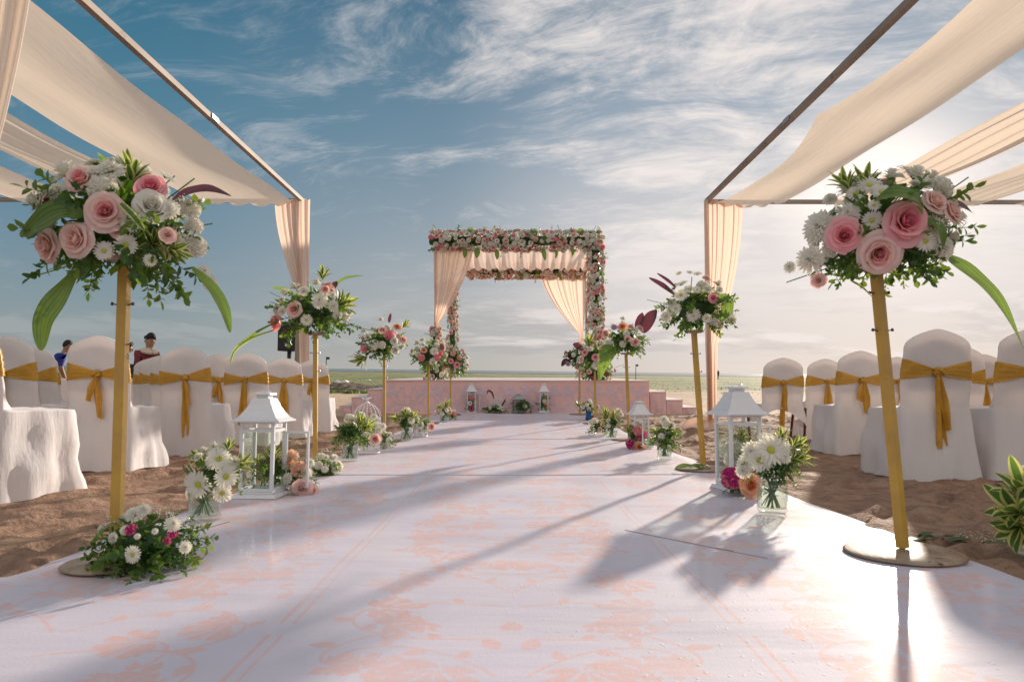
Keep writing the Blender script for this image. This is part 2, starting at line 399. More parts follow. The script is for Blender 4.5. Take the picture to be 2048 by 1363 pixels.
gm = bpy.data.materials.new('beach_sand_and_grass'); gm.use_nodes = True; t = NT(gm.node_tree); t.n.clear()
out = t.new('ShaderNodeOutputMaterial'); p = t.new('ShaderNodeBsdfPrincipled'); co_ = t.new('ShaderNodeTexCoord').outputs['Object']
gx, gy, _ = t.sep(co_)
nA = t.noise(co_, .9, 6, .6); nB = t.noise(co_, 9, 6, .65); nC = t.noise(co_, 60, 3, .6)
sand = t.mix(t.step(nB, .3, .7), (.235, .135, .09), (.40, .255, .175))
sand = t.mix(t.math('MULTIPLY', t.step(nC, .55, .72), .45), sand, (.15, .08, .05))
dry = t.mix(t.step(nA, .3, .7), (.52, .38, .26), (.66, .50, .36))
yw = t.math('ADD', gy, t.math('MULTIPLY', t.math('SUBTRACT', nA, .5), 5))
sc_ = t.mix(t.step(yw, 10.0, 15.0), sand, dry)
nG = t.noise(t.mapping(co_, sca=(1, .5, 1)), .35, 8, .7); nG2 = t.noise(t.mapping(co_, sca=(.05, .12, 1)), 1.0, 5, .7)
grass = t.mix(t.step(nG, .35, .65), (.12, .155, .045), (.27, .28, .11)); grass = t.mix(t.math('MULTIPLY', t.step(t.noise(t.mapping(co_, sca=(.10, .35, 1)), 1.0, 7, .75), .54, .62), .7), grass, (.36, .27, .17))
gmask = t.math('ADD', gy, t.math('MULTIPLY', t.math('SUBTRACT', nG2, .5), 45))
gm2 = t.math('MULTIPLY', t.step(gmask, 22, 38), t.step(t.math('ADD', nG, t.math('MULTIPLY', t.step(gy, 30, 90), .25)), .33, .45))
sc2 = t.mix(gm2, sc_, grass)
sc3 = t.mix(t.step(gy, 150, 185), sc2, (.42, .34, .25))
t.l.new(sc3, p.inputs['Base Color']); p.inputs['Roughness'].default_value = .85; p.inputs['Specular IOR Level'].default_value = .25
b1 = t.new('ShaderNodeBump'); b1.inputs['Strength'].default_value = 1.0; b1.inputs['Distance'].default_value = .035; t.l.new(nB, b1.inputs['Height'])
b2 = t.new('ShaderNodeBump'); b2.inputs['Strength'].default_value = .6; b2.inputs['Distance'].default_value = .006; t.l.new(nC, b2.inputs['Height']); t.l.new(b1.outputs[0], b2.inputs['Normal'])
t.l.new(b2.outputs[0], p.inputs['Normal']); t.l.new(p.outputs[0], out.inputs[0])
me.materials.append(gm)
obj('ground', me, kind='structure')

# sea
sea = MB()
sx_ = [-9000, -2000, -500, 0, 500, 2000, 9000]; sy_ = [188, 260, 500, 1200, 4000, 9500]
sea.add([(x, y, ground(x, y) + .10) for y in sy_ for x in sx_], [(j * 7 + i, j * 7 + i + 1, j * 7 + i + 8, j * 7 + i + 7) for j in range(5) for i in range(6)])
M['sea'] = mat('sea_water', (.16, .21, .23), .35, bump=[(.5, .6, .3, (.2, 1, 1))], var=(.02, .6, (.30, .34, .34)))
obj('sea', sea.mesh('sea', M['sea']), kind='structure')

# grass blades and weeds in the middle distance
def weeds(name, n, area, hmin, hmax, mats, seed, jit=1.0):
    r = random.Random(seed); g = MB()
    for _ in range(n):
        x, y = area(r); z = ground(x, y) - .02; h = r.uniform(hmin, hmax)
        for _k in range(5):
            a = r.uniform(0, 6.28); lean = r.uniform(.2, .9) * h; wd = h * .16
            dx, dy = math.cos(a), math.sin(a); ox, oy = x + r.uniform(-.5, .5) * h, y + r.uniform(-.5, .5) * h
            g.add([(ox - dy * wd, oy + dx * wd, z), (ox + dy * wd, oy - dx * wd, z), (ox + dx * lean, oy + dy * lean, z + h)], [(0, 1, 2)], r.randrange(len(mats)))
    return g.build(name, mats, kind='stuff')
M['gr1'] = mat('meadow_blade', (.13, .16, .04), .9, trans=.2, tcol=(.25, .30, .06), spec=.1); M['gr2'] = mat('dry_blade', (.20, .20, .08), .9, trans=.2, spec=.1)
weeds('grass', 5000, lambda r: ((lambda y: (r.uniform(-.9, .9) * y, y))(26 * (4 ** r.random()))), .03, .08, [M['gr1'], M['gr2']], 3)

# dark earth bank with weeds left of the stage
bank = MB(); r = random.Random(4)
def bankf(u, v):
    x = -12 + 10.2 * u; y = 24.5 + 7 * v
    h = math.sin(math.pi * u) ** .5 * math.sin(math.pi * v) ** .7 * (.36 + .12 * math.sin(u * 9) + .08 * math.sin(u * 23 + v * 5))
    h *= (.8 + .4 * random.random())
    return (x, y, ground(x, y) - .05 + h)
bank.grid(bankf, 90, 36)
M['soil'] = mat('dark_earth', (.085, .06, .042), .95, var=(2.2, .8, (.17, .12, .08)), bump=[(8, .9, .05, None)])
bank.build('earth_bank', M['soil'], kind='structure')
weeds('weeds', 620, lambda r: (r.uniform(-11, -2.6), r.choice([r.uniform(24.2, 25.0), r.uniform(28.5, 32)])), .05, .17, [M['leaf2'], M['gr1'], M['leaf']], 8)
# litter on the bank
M['litter'] = mat('pale_litter', (.7, .7, .68), .6)
for i, (px, py, sc0, lab) in enumerate([(682, 766, .30, 'crumpled white rag lying on the dark earth bank'), (653, 768, .14, 'small pale scrap at the left end of the earth bank'), (734, 761, .12, 'little pale scrap high on the dark earth bank')]):
    q = D(px, py, 24.6); g = MB(); rr = random.Random(i)
    ph = [rr.uniform(0, 6) for _ in range(4)]
    g.lathe([(.02, 0), (.9, .05), (1, .25), (.7, .5), (.3, .55), (.02, .5)], 12)
    g.v = [(a * (1 + .3 * math.sin(3 * b + ph[0])), b * .6, c * (.6 + .3 * math.sin(4 * a + ph[1]))) for a, b, c in g.v]
    o = g.build('litter_scrap', M['litter'], smooth=True, loc=q); o.scale = (sc0,) * 3; tag(o, lab, 'litter', 'litter on the earth bank')

# ---------------------------------------------------------------- aisle runner
def wet_vinyl(name, cola, colb):
    m = bpy.data.materials.new(name); m.use_nodes = True; t = NT(m.node_tree); t.n.clear()
    out = t.new('ShaderNodeOutputMaterial'); p = t.new('ShaderNodeBsdfPrincipled'); co = t.new('ShaderNodeTexCoord').outputs['Object']
    n = t.noise(co, 1.3, 5, .6); c0 = t.mix(t.step(n, .35, .7), cola, colb); an = t.new('ShaderNodeAttribute', attribute_name='floral_print')
    inkn = t.step(t.noise(co, 55, 4, .7), .30, .62); ink2 = t.step(t.noise(co, 2.2, 3, .5), .25, .60)
    f_ = t.math('MULTIPLY', t.step(an.outputs['Fac'], .15, .85), t.math('MULTIPLY', t.math('ADD', .50, t.math('MULTIPLY', inkn, .32)), t.math('ADD', .50, t.math('MULTIPLY', ink2, .5))))
    t.l.new(t.mix(f_, c0, (.74, .47, .43)), p.inputs['Base Color'])
    wetm = t.noise(t.mapping(co, sca=(1, .6, 1)), .7, 4, .6); gx, gy, _ = t.sep(co)
    wet = t.math('ADD', wetm, t.math('MULTIPLY', gx, .10))
    t.l.new(t.math('SUBTRACT', .72, t.math('MULTIPLY', t.step(wet, .45, .68), .08)), p.inputs['Roughness'])
    vo = t.new('ShaderNodeTexVoronoi'); vo.inputs['Scale'].default_value = 62; vo.inputs['Randomness'].default_value = 1; t.l.new(co, vo.inputs['Vector'])
    drop = t.math('SUBTRACT', 1, t.step(vo.outputs['Distance'], .10, .30))
    sel = t.step(t.noise(co, 23, 2, .5), .55, .62); drop = t.math('MULTIPLY', drop, t.math('MULTIPLY', sel, t.step(wet, .44, .60)))
    grain = t.noise(t.mapping(co, sca=(1, .55, 1)), 160, 3, .6)
    b0 = t.new('ShaderNodeBump'); b0.inputs['Strength'].default_value = .35; b0.inputs['Distance'].default_value = .03; t.l.new(t.noise(t.mapping(co, sca=(.5, 2.2, 1)), 1.6, 4, .5), b0.inputs['Height'])
    b1 = t.new('ShaderNodeBump'); b1.inputs['Strength'].default_value = .16; b1.inputs['Distance'].default_value = .003; t.l.new(grain, b1.inputs['Height']); t.l.new(b0.outputs[0], b1.inputs['Normal'])
    b2 = t.new('ShaderNodeBump'); b2.inputs['Strength'].default_value = .4; b2.inputs['Distance'].default_value = .003; t.l.new(drop, b2.inputs['Height']); t.l.new(b1.outputs[0], b2.inputs['Normal'])
    t.l.new(b2.outputs[0], p.inputs['Normal'])
    p.inputs['Specular IOR Level'].default_value = .10
    p.inputs['Coat Weight'].default_value = .17; p.inputs['Coat Roughness'].default_value = .11
    t.l.new(p.outputs[0], out.inputs[0]); return m
M['runner'] = wet_vinyl('wet_white_vinyl', (.66, .62, .70), (.60, .57, .67))
M['print'] = wet_vinyl('pink_print_on_vinyl', (.72, .45, .42), (.74, .57, .58))
RUN_Z = .022; RX = 1.52; RY0, RY1 = -1.5, 13.52
def rz(x, y): return ground(x, y) + RUN_Z + .0035 * math.sin(y * 2.3 + x) * math.sin(x * 3.1 + 1) + .002 * math.sin(y * 7 + 3 * x) + (-.010 * max(0, (abs(x) - 1.42) / .1))
run = empty('aisle_runner', (0, 0, 0), label='wet white vinyl aisle runner with pink floral print leading to the stage', cat='carpet')
# 2-D motif shapes --------------------------------------------------------------
def leaf2(cx, cy, ang, L, W, n=7):
    pts = []
    for i in range(n + 1): t_ = i / n; pts.append((t_ * L, W * math.sin(math.pi * t_ ** .8)))
    for i in range(n - 1, 0, -1): t_ = i / n; pts.append((t_ * L, -W * math.sin(math.pi * t_ ** .8)))
    c, s = math.cos(ang), math.sin(ang)
    return [(cx + x * c - y * s, cy + x * s + y * c) for x, y in pts]
def bloom2(cx, cy, ang, rad, n=5):
    """a peony seen from the side: fan of separate petals"""
    out = []
    for k in range(n):   # petals kept apart by thin unprinted lines
        a = ang + (k - (n - 1) / 2) * .56; c, s = math.cos(a), math.sin(a); q = rad * (1.0 - .05 * abs(k - (n - 1) / 2)); pts = []
        for (x, y) in ((.14, -.015), (.45, -.085), (.75, -.165), (.92, -.16), (1.0, -.08), (.96, 0), (1.0, .08), (.92, .16), (.75, .165), (.45, .085), (.14, .015)):
            pts.append((cx + (x * c - y * s) * q, cy + (x * s + y * c) * q))
        out.append(pts)
    for k in (-1, 1):
        a = ang + k * 1.65; out.append(leaf2(cx + .08 * rad * math.cos(a), cy + .08 * rad * math.sin(a), a, rad * .62, rad * .15))
    return out
def round2(cx, cy, rad, n=26, lob=7, ph=0):
    out = []; pts = []
    for i in range(n): a = 6.2832 * i / n; r_ = rad * (1 + .13 * math.cos(lob * a + ph)); pts.append((cx + r_ * math.cos(a), cy + r_ * math.sin(a)))
    return pts
def vine(pts, w=.0042):
    """smooth curve through points as quads"""
    P = []
    for i in range(len(pts) - 1):
        p0 = pts[max(i - 1, 0)]; p1 = pts[i]; p2 = pts[i + 1]; p3 = pts[min(i + 2, len(pts) - 1)]
        for k in range(7):
            t_ = k / 7; a = -.5 * t_ ** 3 + t_ ** 2 - .5 * t_; b = 1.5 * t_ ** 3 - 2.5 * t_ ** 2 + 1; c = -1.5 * t_ ** 3 + 2 * t_ ** 2 + .5 * t_; d = .5 * t_ ** 3 - .5 * t_ ** 2
            P.append((a * p0[0] + b * p1[0] + c * p2[0] + d * p3[0], a * p0[1] + b * p1[1] + c * p2[1] + d * p3[1]))
    P.append(pts[-1]); qs = []
    L = []
    for i in range(len(P)):
        q = P[min(i + 1, len(P) - 1)]; o = P[max(i - 1, 0)]; dx, dy = q[0] - o[0], q[1] - o[1]; l = math.hypot(dx, dy) or 1
        L.append(((P[i][0] - dy / l * w, P[i][1] + dx / l * w), (P[i][0] + dy / l * w, P[i][1] - dx / l * w)))
    for i in range(len(L) - 1): qs.append([L[i][1], L[i + 1][1], L[i + 1][0], L[i][0]])
    return qs
def motif_half():
    """right half of a mirrored scroll tile, x 0..0.5, y 0..1"""
    P = []
    P += vine([(.0, .10), (.05, .22), (.16, .30), (.27, .25), (.30, .15), (.23, .10), (.18, .15)])
    P += vine([(.03, .18), (.02, .38), (.09, .52), (.22, .56), (.34, .50), (.40, .40)])
    P += vine([(.09, .52), (.10, .68), (.20, .80), (.33, .82), (.38, .73), (.31, .69)])
    P += vine([(.16, .30), (.30, .36), (.43, .30), (.46, .20)])
    P += vine([(.22, .56), (.34, .62), (.46, .60)])
    P += vine([(.0, .62), (.03, .74), (.06, .88), (.02, .96)])
    P += bloom2(.40, .38, .5, .12); P += bloom2(.45, .60, .2, .09); P += bloom2(.17, .17, 2.4, .10)
    P += bloom2(.30, .68, -2.4, .10); P += bloom2(.0, .93, 1.57, .12); P += bloom2(.46, .19, -1.2, .09)
    for (x, y, a, l) in [(.20, .42, .8, .08), (.10, .94, .4, .08), (.20, .96, 2.4, .07), (.30, .93, 1.0, .07), (.47, .47, 1.8, .06), (.40, .70, -.3, .07), (.16, .64, -.4, .07), (.06, .24, 2.2, .09), (.24, .27, 1.2, .08), (.29, .12, -.6, .09), (.04, .40, 2.6, .08), (.14, .55, 1.8, .09), (.28, .54, -.9, .08), (.13, .72, 2.7, .09), (.25, .82, 1.5, .08), (.36, .79, .2, .09), (.34, .35, 1.4, .07), (.04, .70, .3, .09), (.36, .62, 1.6, .06), (.05, .84, 2.8, .07), (.44, .27, 2.6, .06), (.12, .08, -.5, .08), (.44, .92, 2.2, .08), (.40, .96, .5, .07), (.46, .80, -2, .06)]:
        P.append(leaf2(x, y, a, l, l * .27))
    return P
MOT = motif_half()
rxs = np.arange(-RX, RX + .001, .0054)
rys = np.concatenate([np.arange(RY0, .75, .12), np.arange(.75, 2.7, .0052), np.arange(2.7, 4.2, .009), np.arange(4.2, 8.0, .017), np.arange(8.0, RY1, .032), [RY1]])
RXX, RYY = np.meshgrid(rxs, rys); PRT = np.zeros(RXX.shape, np.float32)
def stamp(poly):
    P = np.array(poly); x0_, y0_ = P.min(0); x1_, y1_ = P.max(0)
    i0, i1 = np.searchsorted(rxs, [x0_ - .01, x1_ + .01]); j0, j1 = np.searchsorted(rys, [y0_ - .01, y1_ + .01])
    if i1 <= i0 or j1 <= j0: return
    sx, sy = RXX[j0:j1, i0:i1], RYY[j0:j1, i0:i1]; ins = np.zeros(sx.shape, bool); n = len(P)
    for k in range(n):
        xa, ya = P[k]; xb, yb = P[(k + 1) % n]
        if ya == yb: continue
        c = ((ya > sy) != (yb > sy)) & (sx < (xb - xa) * (sy - ya) / (yb - ya) + xa); ins ^= c
    PRT[j0:j1, i0:i1] = np.maximum(PRT[j0:j1, i0:i1], ins)
def stamp_line(pts, w_):
    """soft line along a polyline"""
    for (xa, ya), (xb, yb) in zip(pts[:-1], pts[1:]):
        i0, i1 = np.searchsorted(rxs, [min(xa, xb) - 3 * w_, max(xa, xb) + 3 * w_]); j0, j1 = np.searchsorted(rys, [min(ya, yb) - 3 * w_, max(ya, yb) + 3 * w_])
        if i1 <= i0 or j1 <= j0: continue
        sx, sy = RXX[j0:j1, i0:i1], RYY[j0:j1, i0:i1]; dx, dy = xb - xa, yb - ya; L2 = dx * dx + dy * dy + 1e-9
        t_ = np.clip(((sx - xa) * dx + (sy - ya) * dy) / L2, 0, 1); d = np.hypot(sx - xa - t_ * dx, sy - ya - t_ * dy)
        PRT[j0:j1, i0:i1] = np.maximum(PRT[j0:j1, i0:i1], np.clip(1.5 - d / w_, 0, 1))
def scroll(r, x, y, ang, L, curl, P, Ls, bloom=True, depth=0):
    """a curling stem with leaves on alternate sides and a bloom at its end"""
    pts = [(x, y)]; n = int(L / .018); k_ = 0
    for i in range(n):
        t_ = i / n; ang += curl * (.35 + 3.4 * t_ ** 2.4) * .05 + .02 * math.sin(i * .7 + curl)
        x += math.cos(ang) * .018; y += math.sin(ang) * .018; pts.append((x, y))
        if i > 2 and i % 5 == 0 and i < n - 3:
            sd_ = 1 if (i // 5) % 2 else -1; l_ = r.uniform(.045, .07)
            P.append(leaf2(x, y, ang + sd_ * r.uniform(.7, 1.1), l_, l_ * r.uniform(.24, .32)))
        if depth == 0 and i == n // 2: scroll(r, x, y, ang - math.copysign(1.0, curl), L * .5, -curl * 1.6, P, Ls, r.random() < .5, 1)
    Ls.append(pts)
    if bloom: P += bloom2(x, y, ang + curl * .3, r.uniform(.095, .125) * (1 if depth == 0 else .7))
def organic_tile(seed):
    r = random.Random(seed); P = []; Ls = []
    for (y0, a0, cl) in ((.04, 1.0, -1.6), (.26, .15, 2.0), (.50, .9, -2.0), (.70, .0, 1.8), (.90, .5, -1.7)):
        scroll(r, r.uniform(.0, .05), y0 + r.uniform(-.03, .03), a0 + r.uniform(-.2, .2), r.uniform(.42, .56), cl * r.uniform(.85, 1.15), P, Ls)
    P += bloom2(.0, .30, 1.57, .085); P.append(leaf2(.03, .62, 1.2, .08, .022)); P.append(leaf2(.02, .74, 2.0, .07, .02))
    return P, Ls
TILES = [organic_tile(s_) for s_ in (1, 2, 3)]
yy_ = -.1; kk = 0
while yy_ < 13.4:
    for q_, x0 in enumerate((-1.03, 0.0, 1.03)):
        y0 = yy_ + (.0 if q_ == 1 else -.31); MOT, VL = TILES[(kk + q_) % 3]
        for sgn in (1, -1):
            for poly in MOT: stamp([(x0 + sgn * x, y0 + y) for x, y in poly])
            for pts in VL: stamp_line([(x0 + sgn * x, y0 + y) for x, y in pts], .0042)
    yy_ += .98; kk += 1
for X0 in (-.545, -.515, .515, .545):
    yy_ = -.3
    while yy_ < 13.3: stamp_line([(X0, yy_), (X0, min(yy_ + .90, 13.4))], .0040); yy_ += .98
nvr, nur = RXX.shape
rzz = np.array([[0.0]]); GZ = np.where(RYY < 6, 0, np.where(RYY < 11, FAR_SLOPE * (RYY - 6) ** 2 / 10, FAR_SLOPE * (2.5 + RYY - 11)))
tq = np.clip((RYY - 12) / 25, 0, 1); tq = tq * tq * (3 - 2 * tq)
RZZ = GZ + FAR_CROSS * RXX * tq + RUN_Z + .0035 * np.sin(RYY * 2.3 + RXX) * np.sin(RXX * 3.1 + 1) + .002 * np.sin(RYY * 7 + 3 * RXX) - .010 * np.maximum(0, (np.abs(RXX) - 1.42) / .1)
cor = np.stack([RXX + np.where(np.abs(RXX) > RX - .006, .012 * np.sin(RYY * 2.1 + 9 * (RXX > 0)), 0), RYY, RZZ], -1).reshape(-1, 3)
ir = np.arange(nvr * nur).reshape(nvr, nur); far_ = np.stack([ir[:-1, :-1], ir[:-1, 1:], ir[1:, 1:], ir[1:, :-1]], -1).reshape(-1, 4)
# hems at both sides
hem = []; base_n = len(cor); extra_v = []
for col in (0, nur - 1):
    o_ = base_n + len(extra_v); c_ = cor.reshape(nvr, nur, 3)[:, col]; extra_v += [tuple(c) for c in (c_ - np.array([0, 0, .035]))]
    for j in range(nvr - 1): hem.append((ir[j, col], ir[j + 1, col], o_ + j + 1, o_ + j))
cor = np.concatenate([cor, np.array(extra_v)]); far_ = np.concatenate([far_, np.array(hem)]); att = np.concatenate([PRT.ravel(), np.zeros(len(extra_v), np.float32)])
rme = bpy.data.meshes.new('vinyl_sheet'); rme.vertices.add(len(cor)); rme.vertices.foreach_set('co', cor.ravel())
rme.loops.add(far_.size); rme.loops.foreach_set('vertex_index', far_.ravel().astype(np.int32)); rme.polygons.add(len(far_)); rme.polygons.foreach_set('loop_start', np.arange(0, far_.size, 4, dtype=np.int32))
rme.polygons.foreach_set('use_smooth', np.ones(len(far_), bool)); rme.update()
at_ = rme.attributes.new('floral_print', 'FLOAT', 'POINT'); at_.data.foreach_set('value', att)
rme.materials.append(M['runner']); obj('vinyl_sheet', rme, run)
# torn seam near the right front
seam = MB(); pa, pb = G(1250, 1062, RUN_Z), G(1536, 1117, RUN_Z); rr = random.Random(2)
for i in range(34):
    a = pa.lerp(pb, i / 34); b = pa.lerp(pb, (i + 1) / 34); h = .0008 + .0025 * rr.random() * math.sin(math.pi * i / 34) + (.003 if 22 < i < 27 else 0)
    seam.add([(a.x, a.y, rz(a.x, a.y)), (b.x, b.y, rz(b.x, b.y)), (b.x, b.y + .004, rz(b.x, b.y) + h), (a.x, a.y + .004, rz(a.x, a.y) + h), (b.x, b.y + .012, rz(b.x, b.y) + .002), (a.x, a.y + .012, rz(a.x, a.y) + .002)], [(0, 1, 2, 3), (3, 2, 4, 5)])
M['seam'] = mat('seam_edge', (.38, .30, .30), .6)
seam.build('seam', M['seam'], run)
for Ys in (4.55, 7.9, 10.9):
    s2_ = MB(); n = 60
    s2_.grid(lambda u, v: (-1.5 + 3.0 * u, Ys + .003 * math.sin(u * 40) + .05 * u + .005 * v, rz(-1.5 + 3.0 * u, Ys) + .0045 * math.sin(math.pi * v) + .001), n, 4)
    s2_.build('seam', M['runner'], run, smooth=True)

# ---------------------------------------------------------------- stage
SY0, SY1 = 13.5, 18.7
pL, pR = D(770, 758, SY0), D(1298, 762, SY0); zt = (pL.z + pR.z) / 2
TILT = FAR_SLOPE
def sz(y): return zt + TILT * (y - SY0)
stage = empty('stage', ((pL.x + pR.x) / 2, SY0, ground(0, SY0)), label='low pink cloth covered stage with lavender floral print and pale top', cat='stage')
def local(parent, mb):
    l = parent.location; mb.v = [(x - l.x, y - l.y, z - l.z) for x, y, z in mb.v]; return mb
g = MB(); x0, x1 = pL.x, pR.x; zb = ground(0, SY0) - .03
g.grid(lambda u, v: (x0 + (x1 - x0) * u, SY0 + .012 * math.sin(u * 60) * (1 - v) + .006 * math.sin(u * 23 + 1) - .02 * (1 - v) ** 3, zb + (zt - zb - .012) * v), 90, 10)
g.grid(lambda u, v: (x1, SY0 + (SY1 - SY0) * u, zb + (sz(SY0 + (SY1 - SY0) * u) - .012 - zb) * v), 12, 4)
g.grid(lambda u, v: (x0, SY0 + (SY1 - SY0) * (1 - u), zb + (sz(SY0 + (SY1 - SY0) * (1 - u)) - .012 - zb) * v), 12, 4)
local(stage, g).build('cloth_skirt', M['stagepink'], stage, smooth=False)
g = MB(); a = -.02
g.add([(x0 + a, SY0 + a, zt - .012), (x1 - a, SY0 + a, zt - .012), (x1 - a, SY1, sz(SY1) - .012), (x0 + a, SY1, sz(SY1) - .012), (x0 + a, SY0 + a, zt), (x1 - a, SY0 + a, zt), (x1 - a, SY1, sz(SY1)), (x0 + a, SY1, sz(SY1))], [(4, 5, 6, 7), (0, 1, 5, 4), (1, 2, 6, 5), (2, 3, 7, 6), (3, 0, 4, 7), (3, 2, 1, 0)])
local(stage, g).build('stage_top', M['stagetop'], stage)
# white strip along the carpet in front? printed lavender blossoms on the skirt
def stage_motif():
    P = []
    for sgn in (1,):
        P += vine([(.0, .06), (.02, .22), (.10, .34), (.22, .42), (.30, .56)], .013)
        P += vine([(.03, .25), (.16, .27), (.30, .34), (.40, .50)], .012)
        P += vine([(.02, .22), (.04, .12), (.11, .10), (.14, .17), (.09, .20)], .012)
        P += vine([(.22, .30), (.30, .24), (.36, .27), (.34, .34)], .011)
        P += vine([(.05, .60), (.14, .70), (.24, .68)], .011)
        for (x, y, r_) in [(.29, .63, .070), (.43, .60, .068), (.36, .82, .07), (.13, .82, .055), (.34, .24, .045), (.12, .14, .035), (.24, .08, .06), (.44, .10, .055), (.06, .52, .04), (.22, .52, .03)]:
            P.append(round2(x, y, r_, lob=5, ph=x * 9))
        for (x, y, a, l) in [(.10, .36, 2.2, .07), (.16, .25, -.8, .06), (.26, .46, 2.5, .06)]:
            P.append(leaf2(x, y, a, l, l * .3))
    return P
SM = stage_motif()
pr2 = MB()
def stage_print(xa, xb, zlo, zhi, yf, tile, mb):
    h_ = zhi - zlo; n = max(1, round((xb - xa) / tile)); tw = (xb - xa) / n
    for k in range(n):
        cx = xa + tw * (k + .5)
        for sgn in (1, -1):
            for poly in SM:
                q = [(cx + sgn * x * tw, zlo + y * h_) for x, y in poly]
                if sgn > 0: q = q[::-1]
                q = [(min(max(x, xa + .005), xb - .005), z) for x, z in q]
                mb.add([(x, yf(x, z), z) for x, z in q][::-1], [tuple(range(len(q)))])
def skirt_y(x, z):
    u = (x - x0) / (x1 - x0); v = (z - zb) / (zt - zb - .012)
    return SY0 + .012 * math.sin(u * 60) * (1 - v) + .006 * math.sin(u * 23 + 1) - .02 * (1 - v) ** 3 - .006
stage_print(x0 + .02, x1 - .02, zb + .06, zt - .04, skirt_y, .93, pr2)
o = local(stage, pr2).build('floral_print', M['lav'], stage); o['kind'] = 'stuff'
# steps at both ends
def steps(name, cols, label):
    first = cols[0]; e = empty(name, (D(first[0], 800, SY0).x, SY0, ground(0, SY0)), label=label, cat='steps', group='steps at the ends of the stage')
    for (pa_, pb_, py) in cols:
        a = D(pa_, py, SY0 + .05).x; b = D(pb_, py, SY0 + .05).x; z1 = D(pa_, py, SY0 + .05).z; z0 = ground(a, SY0) - .05
        if a > b: a, b = b, a
        g = MB(); dpt = 1.25
        g.grid(lambda u, v: (a + (b - a) * u, SY0 + .05 + .012 * math.sin(u * 17 + a) * (1 - v) + .02 * math.sin(v * 3 + u * 5) * (1 - v), z0 + (z1 - z0) * v), 14, 6)
        for xx_ in (a, b): g.add([(xx_, SY0 + .05, z0), (xx_, SY0 + dpt, z0), (xx_, SY0 + dpt, z1 + .03), (xx_, SY0 + .05, z1)], [(0, 1, 2, 3)])
        st = local(e, g).build('step', M['stagepink'], e)
        g = MB(); g.add([(a - .006, SY0 + .035, z1 + .002), (b + .006, SY0 + .035, z1 + .002), (b + .006, SY0 + dpt, z1 + .045), (a - .006, SY0 + dpt, z1 + .045), (a - .006, SY0 + .035, z1 - .012), (b + .006, SY0 + .035, z1 - .012)], [(0, 1, 2, 3), (4, 5, 1, 0)])
        t2 = local(e, g).build('tread', M['stagetop'], st)
        g = MB(); stage_print(a + .01, b - .01, z0 + .05, z1 - .02, lambda x, z: SY0 + .05 + .012 * math.sin((x - a) / (b - a) * 17 + a) * (1 - (z - z0) / (z1 - z0)) + .02 * math.sin((z - z0) / (z1 - z0) * 3 + (x - a) / (b - a) * 5) * (1 - (z - z0) / (z1 - z0)) - .006, .42, g)
        o_ = local(e, g).build('floral_print', M['lav'], st); o_['kind'] = 'stuff'
    return e
steps('stage_steps', [(1300, 1332, 783), (1333, 1365, 799), (1366, 1392, 814)], 'three cloth covered steps down from the right end of the stage')
steps('stage_steps', [(768, 735, 778), (734, 703, 794), (702, 679, 811)], 'three cloth covered steps down from the left end of the stage')
# ---------------------------------------------------------------- canopies on both sides
BZ = 3.42; YF, YN = 10.0, 3.9
def beam(mb, a, b, w_=.056):
    mb.tube([a, b], w_ * .7071, 4, square=True, up=Vector((0, 0, 1)) if abs(Vector(b)[2] - Vector(a)[2]) < 1 else Vector((0, 1, 0)))
def strip(mb, xa0, xa1, xb0, xb1, ya, yb, z, sag, seed, nu=14, nv=46, ties=0, bow=0.0, pleat=.0):
    r = random.Random(seed); ph = [r.uniform(0, 6) for _ in range(6)]
    def f(u, v):
        y = ya + (yb - ya) * v; l = xa0 + (xb0 - xa0) * v; rr_ = xa1 + (xb1 - xa1) * v
        if bow:  # edge bows away from the beam between its ties
            l += bow * abs(math.sin(math.pi * v * 2)) ** .8 * (1 - u) ** .5 * (1 if ties else 1)
        x = l + (rr_ - l) * u
        k = math.sin(math.pi * v)
        zz = z - sag * k * (.6 + .4 * math.sin(math.pi * u)) - .05 * math.sin(math.pi * u) * (1 - .5 * k)
        zz += .018 * math.sin(u * 9 + ph[0] + 2 * v) * (.4 + k) + pleat * math.sin(u * 40 + ph[1] + 3 * math.sin(v * 2)) + .01 * math.sin(v * 19 + ph[2] + u * 3)
        e_ = min(v, 1 - v)
        if e_ < .03: zz += .03 * (1 - e_ / .03) + .03 * math.sin(u * 25 + ph[3])
        return (x, y, zz)
    mb.grid(f, nu, nv)
